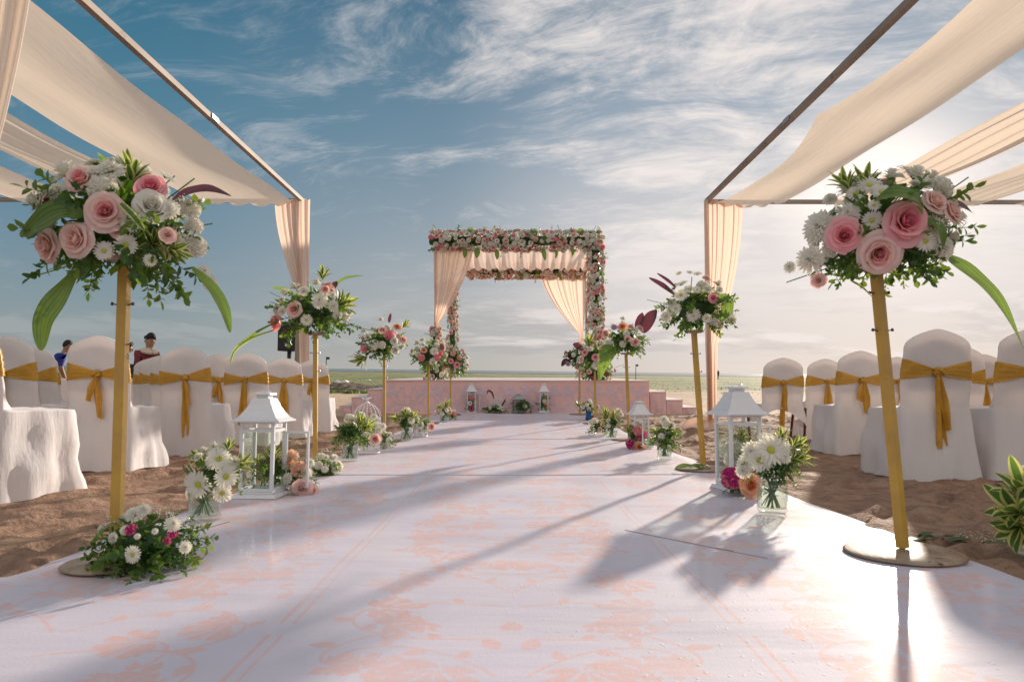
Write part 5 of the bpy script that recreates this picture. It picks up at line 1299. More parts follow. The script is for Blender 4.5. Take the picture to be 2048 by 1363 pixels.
def lantern(px, Y, w_, h, label, rz_, door=None, m='lantern', mult=1.0, door_side=1):
    x = XP(px, Y); z = ground_at(x, Y); e = empty('lantern', (x, Y, z), R(rz_), label=label, cat='lantern', group=GLN); mm = M[m]
    hw = w_ / 2; t_ = w_ * .10; hb = h * .055; zr = h * .70
    g = MB(); g.box((0, 0, hb * .3), (w_ * 1.23, w_ * 1.23, hb * .6), taper=.93); g.bbox((0, 0, hb * .8), (w_ * 1.0, w_ * 1.0, hb * .4), .003); g.build('base', mm, e)
    for sx, sy in ((-1, -1), (1, -1), (1, 1), (-1, 1)):
        g = MB(); g.bbox((sx * (hw - t_ / 2), sy * (hw - t_ / 2), (hb + zr) / 2), (t_, t_, zr - hb - .001), .0015); g.build('corner_post', mm, e)
    g = MB()
    for (c, s_) in (((0, -hw + t_ / 2), (w_ - 2 * t_ - .001, t_ * .8)), ((0, hw - t_ / 2), (w_ - 2 * t_ - .001, t_ * .8)), ((-hw + t_ / 2, 0), (t_ * .8, w_ - 2 * t_ - .001)), ((hw - t_ / 2, 0), (t_ * .8, w_ - 2 * t_ - .001))):
        for zz_ in (zr - .006, zr - h * .085, hb + t_ * .5): g.box((c[0], c[1], zz_), (s_[0], s_[1], t_ * .8))
    g.build('rails', mm, e)
    # flared four sided roof
    g = MB(); q = 2 ** .5
    prof = [(hw * 1.39, zr - .002), (hw * 1.40, zr + .004), (hw * 1.12, zr + h * .035), (hw * .88, zr + h * .09), (hw * .66, zr + h * .155), (hw * .54, zr + h * .205), (hw * .52, zr + h * .212)]
    for i in range(len(prof)): prof[i] = (prof[i][0] * q, prof[i][1])
    g.lathe(prof, 4, rot0=math.pi / 4, close=True); rf = g.build('roof', mm, e)
    g = MB(); g.lathe([(hw * .34 * q, zr + h * .21), (hw * .34 * q, zr + h * .245), (hw * .52 * q, zr + h * .247), (hw * .50 * q, zr + h * .262), (hw * .2, zr + h * .272), (.001, zr + h * .275)], 4, rot0=math.pi / 4); g.build('cap', mm, rf)
    g = MB(); rr_ = hw * .36; g.tube([(rr_ * math.cos(a), rr_ * .5 * math.sin(a), zr + h * .283 + .0) for a in [6.2832 * i / 16 for i in range(17)]], .0028, 5, cap=False); g.build('ring', mm, rf)
    # panes
    for sx, sy in ((0, -1), (0, 1), (-1, 0), (1, 0)):
        if door and (sx, sy) == door[0]: continue
        c = (sx * (hw - t_ * .5), sy * (hw - t_ * .5), (hb + zr - h * .09) / 2 + .004)
        g = MB(); g.box(c, ((.002 if sx else w_ - 2 * t_), (.002 if sy else w_ - 2 * t_), zr - h * .1 - hb)); g.build('pane', M['glass'], e)
    if door:
        (sx, sy), hinge, ang = door
        dw = w_ - 2 * t_; dh = zr - h * .11 - hb; g = MB(); f = t_ * .62
        # door in local frame: hinge at x=0, extends along +x
        g.box((f / 2, 0, dh / 2), (f, f, dh)); g.box((dw - f / 2, 0, dh / 2), (f, f, dh)); g.box((dw / 2, 0, f / 2), (dw - 2 * f, f * .9, f)); g.box((dw / 2, 0, dh - f / 2), (dw - 2 * f, f * .9, f))
        d = g.build('door', mm, e, loc=(hinge[0] * (hw - t_ * .2), hinge[1] * (hw - t_ * .2), hb + .004), rot=(0, 0, R(ang)))
        g = MB(); g.box((dw / 2, 0, dh / 2), (dw - 2 * f, .0016, dh - 2 * f)); g.build('pane', M['glass'], d)
    return e, Vector((x, Y, z))
lantern(530, 3.62, .18, .555, 'big white lantern on the left with its glass door swung open to the right', -2, door=((1, 0), (1, 1), -14))
arrangement(D(540, 935, 3.66), .085, .11, 'dark greenery with upright striped leaves filling the big left lantern', 31, [], [('tiny', 2, .025)], rosettes=[(545, 925, .13, .1, 0, 1), (525, 945, .11, -.2, -.2, 1)], sprigs=16, group=GB, name='bouquet', sprig_size=.09, cat='bouquet', folz=1.0)
arrangement(D(590, 955, 3.75), .085, .115, 'peach carnations and pale roses spilling right of the big left lantern', 32,
    [('carn_blush', 580, 915, 20), ('carn_blush', 597, 937, 17), ('carn_blush', 570, 925, 15), ('rose_pale', 604, 975, 21, .02), ('rose_blush', 622, 980, 15, .02), ('carn_white', 590, 985, 14), ('mum', 612, 945, 14), ('mum', 620, 925, 11), ('tiny', 570, 990, 12)], [('mum', 3, .03)], sprigs=14, group=GB, name='bouquet', sprig_size=.08, cat='bouquet', straps=[([(575, 960, -.05), (560, 945, -.07), (545, 955, -.06)], .012, 'broad')])
arrangement(D(648, 935, 4.55), .10, .095, 'small white filler bouquet with loose green sprigs at the second left pole', 33,
    [('carn_white', 637, 930, 9), ('mum', 650, 938, 8), ('tiny', 655, 930, 12)], [('tiny', 5, .04), ('carn_white', 4, .03), ('mum', 2, .03)], sprigs=24, group=GB, name='bouquet', sprig_size=.10, cat='bouquet', fol='foliage_l')
# bouquet at the foot of the nearest pole
arrangement(D(298, 1082, 2.14), .145, .10, 'low leafy bouquet with white and magenta blooms at the nearest left pole', 34,
    [('mum', 270, 1030, 20), ('mum', 288, 1020, 16), ('mum', 345, 1048, 18), ('daisy', 266, 1108, 18, .03), ('mum', 227, 1075, 12), ('carn_mag', 262, 1058, 12, .01), ('carn_mag', 345, 1067, 10, .02), ('carn_mag', 333, 1083, 9, .02), ('mum', 371, 1093, 13, .02), ('mum', 310, 1062, 7, .03), ('mum', 275, 1072, 7, .03), ('mum', 250, 1060, 10), ('tiny', 335, 1025, 18), ('tiny', 350, 1030, 15), ('tiny', 310, 1022, 14)],
    [('mum', 2, .02), ('tiny', 3, .03)], sprigs=70, group=GB, name='bouquet', sprig_size=.09, cat='bouquet')
g_ = MB(); 
# second left jar + bouquet, birdcage
J = jar(702, 5.45, .066, .16, 'rounded mason jar holding stems beside the left birdcage', 2)
jar_bouquet(J, 700, 862, .12, .105, 'leafy bouquet with bright striped leaves in the mason jar before the birdcage', 22, [('carn_white', 700, 837, 12), ('mum', 715, 842, 9), ('mum', 738, 858, 7), ('rose_white', 722, 832, 10)], [('carn_white', 2, .035), ('tiny', 3, .03)],
    rosettes=[(722, 862, .17, .8, -.3, .6), (715, 855, .15, .4, -.3, .9)], sprigs=30, ss=.10)
def birdcage(px, Y, r, h, label, bird=True, nw=18, m='lantern', grp='white wire birdcages'):
    x = XP(px, Y); z = ground_at(x, Y); e = empty('birdcage', (x, Y, z), label=label, cat='birdcage', group=grp); mm = M[m]
    hc = h * .62; g = MB(); g.lathe([(r * 1.0, 0), (r * 1.03, .006), (r * 1.0, .012), (r * .98, .012), (r * .98, 0)], 28); g.lathe([(.001, .006), (r, .008)], 24); g.build('base', mm, e)
    g = MB()
    for k in range(28):   # pierced band
        for s_ in (-1, 1):
            a0 = 6.2832 * k / 28; a1 = a0 + s_ * 6.2832 / 14; pts = [((r) * math.cos(a0 + (a1 - a0) * i / 3), r * math.sin(a0 + (a1 - a0) * i / 3), .012 + .045 * i / 3) for i in range(4)]; g.tube(pts, .0022, 4, cap=False)
    g.tube([(r * math.cos(6.2832 * i / 28), r * math.sin(6.2832 * i / 28), .058) for i in range(29)], .003, 5, cap=False); g.build('pierced_band', mm, e)
    for k in range(nw):
        a = 6.2832 * k / nw; c, s_ = math.cos(a), math.sin(a); pts = [(r * c, r * s_, .058), (r * c, r * s_, hc * .6), (r * c, r * s_, hc)]
        for i in range(1, 8):
            b = i / 7 * math.pi / 2; k2 = math.cos(b) ** 1.25 * r + .012; pts.append((k2 * c, k2 * s_, hc + (h * .27) * math.sin(b) ** 1.1))
        g = MB(); g.tube(pts, .0026, 5, cap=False); g.build('wire', mm, e)
    g = MB()
    for zz_ in (hc, hc - .045):
        g.tube([(r * 1.02 * math.cos(6.2832 * i / 28), r * 1.02 * math.sin(6.2832 * i / 28), zz_) for i in range(29)], .0036, 5, cap=False)
    for k in range(14):
        a0 = 6.2832 * k / 14; pts = [(r * 1.02 * math.cos(a0 + .45 * i / 6), r * 1.02 * math.sin(a0 + .45 * i / 6), hc - .0225 + .018 * math.sin(6.2832 * i / 6)) for i in range(7)]; g.tube(pts, .0024, 4, cap=False)
    g.build('collar', mm, e)
    zt_ = hc + h * .27; g = MB(); g.lathe([(.018, zt_ - .008), (.022, zt_), (.012, zt_ + .012), (.006, zt_ + .018), (.001, zt_ + .02)], 14); g.build('finial', mm, e, smooth=True)
    if bird:
        g = MB(); b = zt_ + .032
        g.lathe([(.001, -.035), (.008, -.026), (.015, -.010), (.017, .004), (.012, .016), (.009, .022), (.011, .029), (.009, .036), (.001, .040)], 12)
        g.v = [(c + .0, a * .8, b + b_ * .8 + .35 * c * 0) for (a, b_, c) in g.v]
        g.v = [(x_, y_, z_ + .5 * max(0, x_) - .1 * min(0, x_)) for x_, y_, z_ in g.v]
        g.tube([(-.03, 0, b), (-.052, 0, b + .012)], [.006, .009], 6); g.tube([(.038, 0, b + .019), (.048, 0, b + .020)], [.004, .001], 5)
        g.build('bird', mm, e, smooth=True)
    else:
        g = MB(); g.tube([(.018 * math.cos(a), 0, zt_ + .03 + .014 * math.sin(a)) for a in [6.2832 * i / 12 for i in range(13)]], .0022, 5, cap=False); g.build('ring', mm, e)
    return e
birdcage(735, 6.15, .118, .50, 'white wire birdcage with a little bird on top, left of the runner')
arrangement(D(735, 868, 6.15), .09, .13, 'white and blush blooms packed inside the left birdcage', 35, [('rose_blush', 749, 878, 13, .03), ('mum', 720, 838, 10), ('mum', 748, 834, 9), ('mum', 757, 860, 9), ('mum', 765, 852, 8), ('carn_white', 722, 850, 9)], [('mum', 5, .04)], sprigs=14, group=GB, name='bouquet', sprig_size=.08, cat='bouquet')
arrangement(D(770, 880, 6.75), .085, .085, 'little white bouquet just right of the left birdcage at the third pole', 36, [('mum', 762, 882, 8), ('mum', 778, 880, 8), ('carn_white', 770, 890, 8)], [('tiny', 4, .035), ('mum', 3, .03)], sprigs=18, group=GB, name='bouquet', sprig_size=.08, cat='bouquet')
J = jar(814, 7.65, .062, .15, 'clear jar of thin stems between the birdcage and the stage', 3, straight=True)
jar_bouquet(J, 812, 843, .11, .09, 'white hydrangea bouquet with spreading striped leaves in the middle left jar', 23, [('carn_white', 812, 823, 11), ('carn_white', 803, 829, 9), ('carn_white', 822, 829, 9), ('mum', 822, 840, 8)], [('carn_white', 2, .04)], rosettes=[(805, 843, .17, -.8, -.3, .5), (820, 840, .15, .6, -.3, .7), (812, 838, .15, 0, -.5, .9)], sprigs=6, ss=.07)
birdcage(842, 8.25, .085, .20, 'tiny wire basket cage with a blush rose leaning on it, left side', bird=False, nw=10)
arrangement(D(845, 848, 8.25), .12, .085, 'low white bouquet with a single blush rose at its right end', 37, [('rose_blush', 862, 853, 9, .02), ('rose_white', 840, 850, 8), ('mum', 834, 838, 6)], [('mum', 3, .035), ('tiny', 3, .035)], sprigs=20, group=GB, name='bouquet', sprig_size=.09, cat='bouquet')
J = jar(888, 10.9, .062, .14, 'farthest small glass jar on the left, near the stage', 4, straight=True)
jar_bouquet(J, 887, 823, .11, .09, 'spiky striped leaf bouquet in the farthest left jar', 24, [('mum', 884, 827, 6), ('mum', 880, 820, 5)], [('mum', 2, .035)], rosettes=[(892, 818, .20, .2, 0, 1), (884, 821, .15, -.5, -.2, .8)], sprigs=12, ss=.08)
arrangement(D(904, 829, 11.3), .10, .075, 'small blush and white bouquet beside the farthest left jar', 38, [('rose_blush', 900, 824, 5), ('carn_pink', 909, 828, 4)], [('mum', 3, .035), ('rose_blush', 2, .035)], sprigs=12, group=GB, name='bouquet', sprig_size=.08, cat='bouquet')
# right side
J = jar(1539, 3.17, .068, .165, 'large mason jar of water nearest the camera on the right', 5)
jar_bouquet(J, 1552, 925, .125, .105, 'big white chrysanthemums and yellow edged leaves in the nearest right jar', 25,
    [('daisy', 1541, 900, 34, .03), ('daisy', 1520, 920, 26, .03), ('daisy', 1492, 925, 20, .0), ('mum', 1505, 905, 24), ('daisy', 1560, 892, 24, -.02), ('mum', 1488, 940, 18), ('daisy', 1532, 878, 20, -.02), ('tiny', 1545, 945, 16, .02), ('tiny', 1575, 905, 18), ('tiny', 1600, 905, 14), ('mum', 1568, 915, 14)],
    [('mum', 3, .03), ('tiny', 4, .035)], rosettes=[(1578, 920, .13, .9, -.3, .35), (1560, 885, .09, .3, 0, 1), (1580, 900, .11, .9, 0, .7)], sprigs=18, ss=.07)
lantern(1473, 3.92, .188, .60, 'big white lantern on the right with its door open toward the chairs', 10, door=((1, 0), (1, 1), -30))
arrangement(D(1480, 915, 3.95), .085, .13, 'white hydrangeas and yellow green leaves inside the big right lantern', 41, [('carn_white', 1468, 900, 22), ('carn_white', 1478, 925, 22), ('mum', 1462, 920, 15)], [('carn_white', 4, .045)], rosettes=[(1480, 885, .10, .3, -.2, 1), (1465, 880, .08, -.2, 0, 1)], sprigs=6, group=GB, name='bouquet', sprig_size=.07, cat='bouquet', fol='foliage_l')
arrangement(D(1482, 965, 3.72), .11, .05, 'magenta bloom and an orange rose lying before the big right lantern', 42, [('carn_mag', 1463, 955, 23, .03), ('rose_peach', 1500, 970, 23, .03)], [], sprigs=14, group=GB, name='bouquet', sprig_size=.07, cat='bouquet')
J = jar(1328, 5.7, .062, .16, 'mason jar with white topped greenery right of the open lantern', 6)
jar_bouquet(J, 1330, 868, .105, .115, 'white topped leafy bouquet in the jar left of the second right pole', 26, [('mum', 1328, 840, 11), ('carn_white', 1333, 848, 10), ('mum', 1343, 850, 8), ('mum', 1312, 885, 7)], [('tiny', 3, .035), ('mum', 1, .03)], rosettes=[(1318, 870, .10, -.6, -.3, .7)], sprigs=36, ss=.10)
lantern(1278, 6.75, .152, .47, 'smaller white lantern on the right with its front door swung open', 8, door=((0, -1), (-1, -1), -68))
arrangement(D(1272, 872, 6.7), .09, .125, 'magenta and peach blooms spilling from the smaller right lantern', 43, [('carn_pink', 1277, 862, 12), ('carn_mag', 1280, 872, 10), ('carn_mag', 1262, 888, 11, .03), ('rose_peach', 1278, 892, 11, .03), ('carn_pink', 1288, 868, 9)], [('carn_mag', 2, .04)], rosettes=[(1262, 868, .13, -.5, -.2, .8)], sprigs=14, group=GB, name='bouquet', sprig_size=.08, cat='bouquet')
J = jar(1223, 7.95, .065, .15, 'glass jar between the smaller lantern and the blue vase', 7)
jar_bouquet(J, 1225, 843, .11, .085, 'striped leaf fan with white blooms in the middle right jar', 27, [('mum', 1237, 822, 8), ('mum', 1241, 829, 7), ('mum', 1218, 850, 5)], [('tiny', 5, .04), ('mum', 1, .03)], rosettes=[(1215, 838, .18, -.2, -.1, 1), (1218, 842, .14, -.7, -.2, .6), (1225, 838, .14, .3, -.1, 1)], sprigs=14, ss=.08)
arrangement(D(1199, 853, 8.6), .125, .085, 'low white and blush bouquet left of the middle right jar', 44, [('carn_white', 1188, 841, 7), ('mum', 1180, 844, 5), ('carn_blush', 1206, 848, 6), ('rose_blush', 1200, 858, 5)], [('mum', 4, .04), ('rose_blush', 2, .035)], sprigs=22, group=GB, name='bouquet', sprig_size=.10, cat='bouquet')
# blue vase near the stage
xv = XP(1177, 11.4); zv = ground_at(xv, 11.4)
g = MB(); g.lathe([(.001, 0), (.05, 0), (.055, .03), (.042, .09), (.05, .15), (.058, .20), (.052, .20), (.001, .19)], 20)
o = g.build('vase', M['blueglass'], smooth=True, loc=(xv, 11.4, zv)); tag(o, 'bright blue vase on the runner just before the stage', 'vase')
arrangement(D(1176, 812, 11.4), .16, .10, 'wide white bouquet standing in the bright blue vase', 45, [('mum', 1166, 813, 6), ('mum', 1178, 817, 5), ('mum', 1187, 812, 5), ('mum', 1185, 824, 4)], [('carn_white', 3, .04), ('mum', 3, .04)], rosettes=[(1162, 812, .14, -.8, 0, .5)], sprigs=26, group=GB, name='bouquet', sprig_size=.10, cat='bouquet')
o = put('carn_mag', None, (XP(1184, 11.5), 11.5, ground_at(0, 11.5) + .03), (0, -.6, .6), .045, name='fallen_bloom'); tag(o, 'small magenta bloom lying at the foot of the blue vase', 'flower')
# plant cut by the right edge
J = jar(2058, 2.35, .07, .16, 'glass jar partly outside the lower right corner of the photo', 8)
jar_bouquet(J, 2062, 1020, .10, .10, 'yellow edged striped leaves at the lower right photo corner', 28, [('mum', 2046, 945, 18), ('mum', 2062, 950, 16)], [('mum', 2, .035)], rosettes=[(2045, 1030, .17, -.9, -.4, .5), (2045, 1050, .15, -.9, -.5, -.1), (2050, 1000, .16, -.4, -.3, .9)], sprigs=14, ss=.07)
# leaves on the base plate of the second right stand, and scraps beside the nearest right base
xb = XP(1404, 4.92)
for i, (pts, W) in enumerate([([(1352, 943), (1372, 938), (1395, 939), (1408, 944)], .035), ([(1378, 946), (1395, 937), (1412, 939), (1422, 947)], .03)]):
    e = empty('fallen_leaf', (xb - .08, 4.85, ground_at(xb, 4.85) + .03), label=['long green leaf lying on the second right base plate, reaching left', 'shorter curled green leaf resting on the second right base plate'][i], cat='leaf')
    P = [D(a, b, 4.80 + .03 * i) - Vector(e.location) for a, b in pts]; P = [Vector((p_.x, p_.y, max(p_.z, -.006) + .01 * math.sin(q * 1.5))) for q, p_ in enumerate(P)]
    strap(e, P, W, up=(0, -.5, 1), name='leaf_blade')
e = empty('leaf_scraps', G(1885, 1092), label='dark crumpled leaves and white filler dropped beside the nearest right base plate', cat='leaf litter'); e['kind'] = 'thing'
for k in range(9):
    r_ = random.Random(k + 60); p_ = Vector((r_.uniform(-.07, .14), r_.uniform(-.06, .10), .02))
    g = MB(); add_leaf(g, p_, (r_.uniform(-1, 1), r_.uniform(-1, 1), r_.uniform(.0, .5)), (0, 0, 1), r_.uniform(.06, .10), .025, 0, arch=.2, n=4); g.build('leaf', M['leaf'], e, smooth=True)
for k in range(5): put('tiny', e, (.10 + .04 * k, random.Random(k).uniform(-.04, .05), .02), (0, -.2, 1), .035)
# along the foot of the stage
YS = 13.32
lantern(943, YS - .02, .165, .58, 'tall white lantern at the stage foot, left one of two', 2, door=((1, 0), (1, 1), -52))
arrangement(D(941, 806, YS - .05), .09, .23, 'pink carnations and cream blooms stacked in the left stage lantern', 51, [('carn_pink', 944, 795, 6), ('carn_mag', 943, 817, 6), ('carn_white', 930, 817, 5), ('rose_white', 940, 806, 5)], [('mum', 4, .045)], sprigs=8, group=GB, name='bouquet', sprig_size=.08, cat='bouquet')
lantern(1088, YS - .02, .165, .58, 'tall white lantern at the stage foot, right one of two', -2)
arrangement(D(1087, 806, YS - .05), .085, .19, 'green leaves with a white and an orange bloom in the right stage lantern', 52, [('rose_peach', 1091, 811, 5), ('carn_white', 1089, 802, 5), ('mum', 1088, 817, 4)], [], sprigs=18, group=GB, name='bouquet', sprig_size=.12, cat='bouquet', rosettes=[(1088, 800, .14, 0, 0, 1)])
birdcage(992, YS, .125, .33, 'small white birdcage among blooms at the centre of the stage foot', bird=False, nw=14)
arrangement(D(992, 817, YS - .14), .26, .07, 'white roses and trailing greens around the small stage birdcage', 53, [('rose_white', 998, 814, 6), ('rose_white', 1005, 817, 5), ('mum', 980, 816, 4)], [('mum', 2, .05), ('tiny', 2, .05)], sprigs=26, group=GB, name='bouquet', sprig_size=.13, cat='bouquet', ry=.1, straps=[([(1003, 812, 0), (1008, 804, 0), (1012, 797, 0)], .02, 'purple'), ([(988, 798, 0), (984, 785, 0), (976, 781, 0), (975, 788, 0)], .018, 'purple')])
lantern(1037, YS, .20, .36, 'squat grey metal lantern at the stage foot beside the right white one', 12, m='greylantern', door=((1, 0), (1, 1), -45))
arrangement(D(1047, 810, YS - .12), .16, .13, 'leafy tumble of greens and a white bloom before the grey lantern', 54, [('mum', 1050, 812, 5), ('mum', 1057, 820, 4)], [('mum', 1, .04)], sprigs=30, group=GB, name='bouquet', sprig_size=.12, cat='bouquet', ry=.09)
# ---------------------------------------------------------------- flower decked wedding canopy on the stage
YA, YB = 14.0, 17.9
xA0, xA1 = D(873, 480, YA).x, D(1189, 480, YA).x; xB0, xB1 = D(906, 540, YB).x, D(1172, 540, YB).x
zA = D(1030, 482, YA).z; zB = zA + TILT * (YB - YA)
man = empty('wedding_canopy', (0, YA, sz(YA)), label='square wedding canopy frame of slim poles standing on the stage', cat='wedding canopy')
for (x, y, z) in ((xA0, YA, zA), (xA1, YA, zA), (xB0, YB, zB), (xB1, YB, zB)):
    g = MB(); g.tube([(x, y, sz(y)), (x, y, z)], .035, 4, square=True, up=Vector((0, 1, 0))); local(man, g).build('post', M['wood'], man)
for a, b in (((xA0, YA, zA), (xA1, YA, zA)), ((xB0, YB, zB), (xB1, YB, zB)), ((xA0, YA + .03, zA - .01), (xB0, YB - .03, zB - .01)), ((xA1, YA + .03, zA - .01), (xB1, YB - .03, zB - .01))):
    g = MB(); beam(g, a, b, .05); local(man, g).build('beam', M['wood'], man)
def garland(name, a, b, rad, label, seed, kinds, n, sprig_n, size=.055, squash=1.0, group='flower garlands on the wedding canopy', drops=0, dropc='broad', r_front=None, taper=None):
    a, b = Vector(a), Vector(b); ax = (b - a); L = ax.length; ax.normalize(); ref = Vector((0, 0, 1)) if abs(ax.z) < .8 else Vector((0, 1, 0)); s1 = ax.cross(ref).normalized(); s2 = s1.cross(ax)
    e = empty(name, a, label=label, cat='flower garland', group=group); r = random.Random(seed)
    g = MB(); k = max(3, int(L / .1))   # leafy core
    g.tube([a.lerp(b, i / k) - a + s1 * r.uniform(-.02, .02) + s2 * r.uniform(-.02, .02) for i in range(k + 1)], [rad * .5 * (taper(i / k) if taper else 1) for i in range(k + 1)], 8)
    for i in range(int(L * 300)):
        t_ = r.random(); th = r.uniform(0, 6.28); d = s1 * math.cos(th) + s2 * math.sin(th) * squash; tp = taper(t_) if taper else 1
        add_leaf(g, ax * (t_ * L) + d * rad * tp * r.uniform(.5, .85), d + ax * r.uniform(-.9, .9), ax + Vector((0, 0, .3)), rad * r.uniform(.35, .65), rad * .11, r.randrange(2), n=2)
    f = g.build('foliage', [M['leaf'], M['leaf2']], e); f['kind'] = 'stuff'
    taken = []; cnt = 0; tries = 0
    while cnt < n and tries < n * 12:
        tries += 1; t_ = r.random(); th = r.uniform(0, 6.28); tp = taper(t_) if taper else 1
        d = s1 * math.cos(th) + s2 * math.sin(th) * squash
        if d.y > .35 and r.random() < .75: continue
        p_ = ax * (t_ * L) + d * rad * tp * r.uniform(.90, 1.08); kind = r.choices([q[0] for q in kinds], [q[1] for q in kinds])[0]; sz_ = size * r.uniform(.75, 1.2)
        if any((p_ - q).length < (sz_ + qr) * .52 for q, qr in taken): continue
        taken.append((p_, sz_)); cnt += 1; put(kind, e, p_, d + Vector((0, -.4, .05)), sz_)
    for i in range(sprig_n):
        t_ = r.random(); th = r.uniform(0, 6.28); d = s1 * math.cos(th) + s2 * math.sin(th); tp = taper(t_) if taper else 1
        put('sprig' if r.random() < .5 else 'sprig_l', e, ax * (t_ * L) + d * rad * .75 * tp, d + ax * r.uniform(-.5, .5), rad * r.uniform(.6, .95))
    return e
KM = [('mum', 4), ('carn_white', 4.5), ('rose_white', 2.5), ('rose_blush', 1.6), ('rose_pale', 3.0), ('carn_blush', 1.2), ('rose_pink', .9), ('carn_pink', .8)]
KB = [('carn_blush', 4), ('rose_pale', 3), ('rose_peach', 1.0), ('rose_blush', 3), ('carn_white', 2), ('rose_pink', .5), ('mum', 1.5)]
ga = garland('flower_garland', (D(862, 480, YA).x, YA - .02, zA), (D(1203, 480, YA).x, YA - .02, zA), .20, 'thick garland along the front top beam of the wedding canopy', 1, KM, 300, 60, size=.058)
gb = garland('flower_garland', (D(934, 540, YB).x, YB - .02, zB - .05), (xB1, YB - .02, zB - .05), .20, 'peach toned garland along the rear top beam of the wedding canopy', 2, KB, 250, 16, size=.062)
gc = garland('flower_garland', (xA1 + .02, YA - .02, zA - .08), (xA1 + .01, YA - .02, sz(YA) + .45), .155, 'tall garland wound round the front right post of the wedding canopy', 3, KM, 200, 44, size=.056)
gd = garland('flower_garland', (xB0, YB - .02, D(907, 560, YB).z), (xB0, YB - .02, sz(YB) + .3), .15, 'garland on the rear left post, seen through the open canopy', 4, KM, 120, 30, size=.055, taper=lambda t_: .7 + .35 * t_)
ge = garland('flower_garland', (xA0, YA - .02, D(873, 655, YA).z), (xA0, YA - .02, sz(YA) + .15), .15, 'short garland at the lower half of the front left post', 5, KM, 50, 24, size=.055, taper=lambda t_: .6 + .5 * t_)
# hanging leaves on the garlands
for (par, pts, W) in [(ga, [(929, 495), (930, 505), (929, 516)], .05), (ga, [(955, 495), (954, 505), (953, 516)], .06), (ga, [(992, 498), (994, 508), (994, 519)], .05), (ga, [(1086, 497), (1088, 508), (1090, 521)], .05), (ga, [(1112, 499), (1113, 507), (1111, 517)], .03), (ga, [(1145, 495), (1146, 503), (1144, 514)], .035),
                      (gb, [(1005, 537), (999, 548), (995, 558)], .06), (gb, [(1044, 535), (1043, 547), (1041, 560)], .06), (gb, [(1070, 537), (1076, 547), (1079, 557)], .055), (gb, [(1113, 543), (1119, 551), (1122, 560)], .05), (gb, [(1150, 546), (1153, 552), (1155, 559)], .045),
                      (ga, [(936, 462), (941, 459), (946, 460)], .06), (ga, [(1066, 464), (1070, 462), (1074, 464)], .06), (ga, [(1155, 464), (1162, 462), (1168, 464)], .07), (gc, [(1200, 545), (1204, 548), (1205, 553)], .06)]:
    yb = YA if par != gb else YB; O = Vector(par.location); P = [D(a, b, yb - .2) - O for a, b in pts]; strap(par, P, W, 'broad', up=(0, -1, .2), fold=.15)
# base mounds of flowers
def mound(px, py, Y, rx, rz_, label, seed, specs=(), extra=()):
    C_ = D(px, py, Y)
    return arrangement(C_, rx, rz_, label, seed, list(specs), [('mum', 9, .06), ('carn_white', 7, .055), ('rose_blush', 6, .055), ('rose_pink', 4, .055), ('carn_pink', 3, .05)] + list(extra), sprigs=34, group='flower mounds at the canopy posts', name='flower_mound', sprig_size=.15, low=-.7, ry=.22, cat='flower mound', loc=(C_.x, C_.y, sz(Y)))
mound(872, 735, 13.9, .26, .40, 'mound of blooms at the foot of the front left canopy post', 61)
mound(912, 728, 17.5, .30, .40, 'mound of blooms at the foot of the rear left canopy post', 62)
mound(1190, 742, 13.85, .40, .26, 'broad mound of blooms at the foot of the front right canopy post', 63, extra=[('carn_mag', 3, .05)])
# drapes
GC = 'peach drapes of the wedding canopy'
g = MB(); gathered(g, (xA0 - .05, YA - .07, zA - .06), (D(948, 500, YA).x, YA - .07, zA - .06), D(874, 646, YA - .07), D(874, 668, YA - .07), nf=8, amp=.035, kw=.04, low_w=.06, seed=11, nu=80)
cloth_piece('drape', 'peach drape at the left front corner of the wedding canopy', 'drape', GC, g, M['peach'])
g = MB(); gathered(g, (xB1 + .02, YB - .10, zB - .1), (D(1080, 540, YB).x, YB - .10, zB - .1), D(1162, 667, YB - .1), D(1161, 700, YB - .1), nf=8, amp=.04, kw=.05, low_w=.05, seed=12, nu=80)
cloth_piece('drape', 'peach drape sweeping to the right rear post of the wedding canopy', 'drape', GC, g, M['peach'])
g = MB()
def roof(u, v):
    x = (xA0 + .05) + (xA1 - xA0 - .1) * u; xb = xB0 + (xB1 - xB0) * u; x = x + (xb - x) * v
    y = YA + .08 + (YB - YA - .2) * v; z = zA + .02 + (zB - zA) * v - .28 * math.sin(math.pi * v) ** 1.2
    return (x, y, z + .026 * (math.sin(u * 85 + 4 * math.sin(u * 7) + 2 * math.sin(v * 3)) + .5 * math.sin(u * 190 + 3 * math.sin(u * 11))) * (.4 + math.sin(math.pi * v)))
g.grid(roof, 130, 14)
cloth_piece('roof_cloth', 'gathered peach cloth slung under the top of the wedding canopy', 'canopy cloth', GC, g, M['peach'])
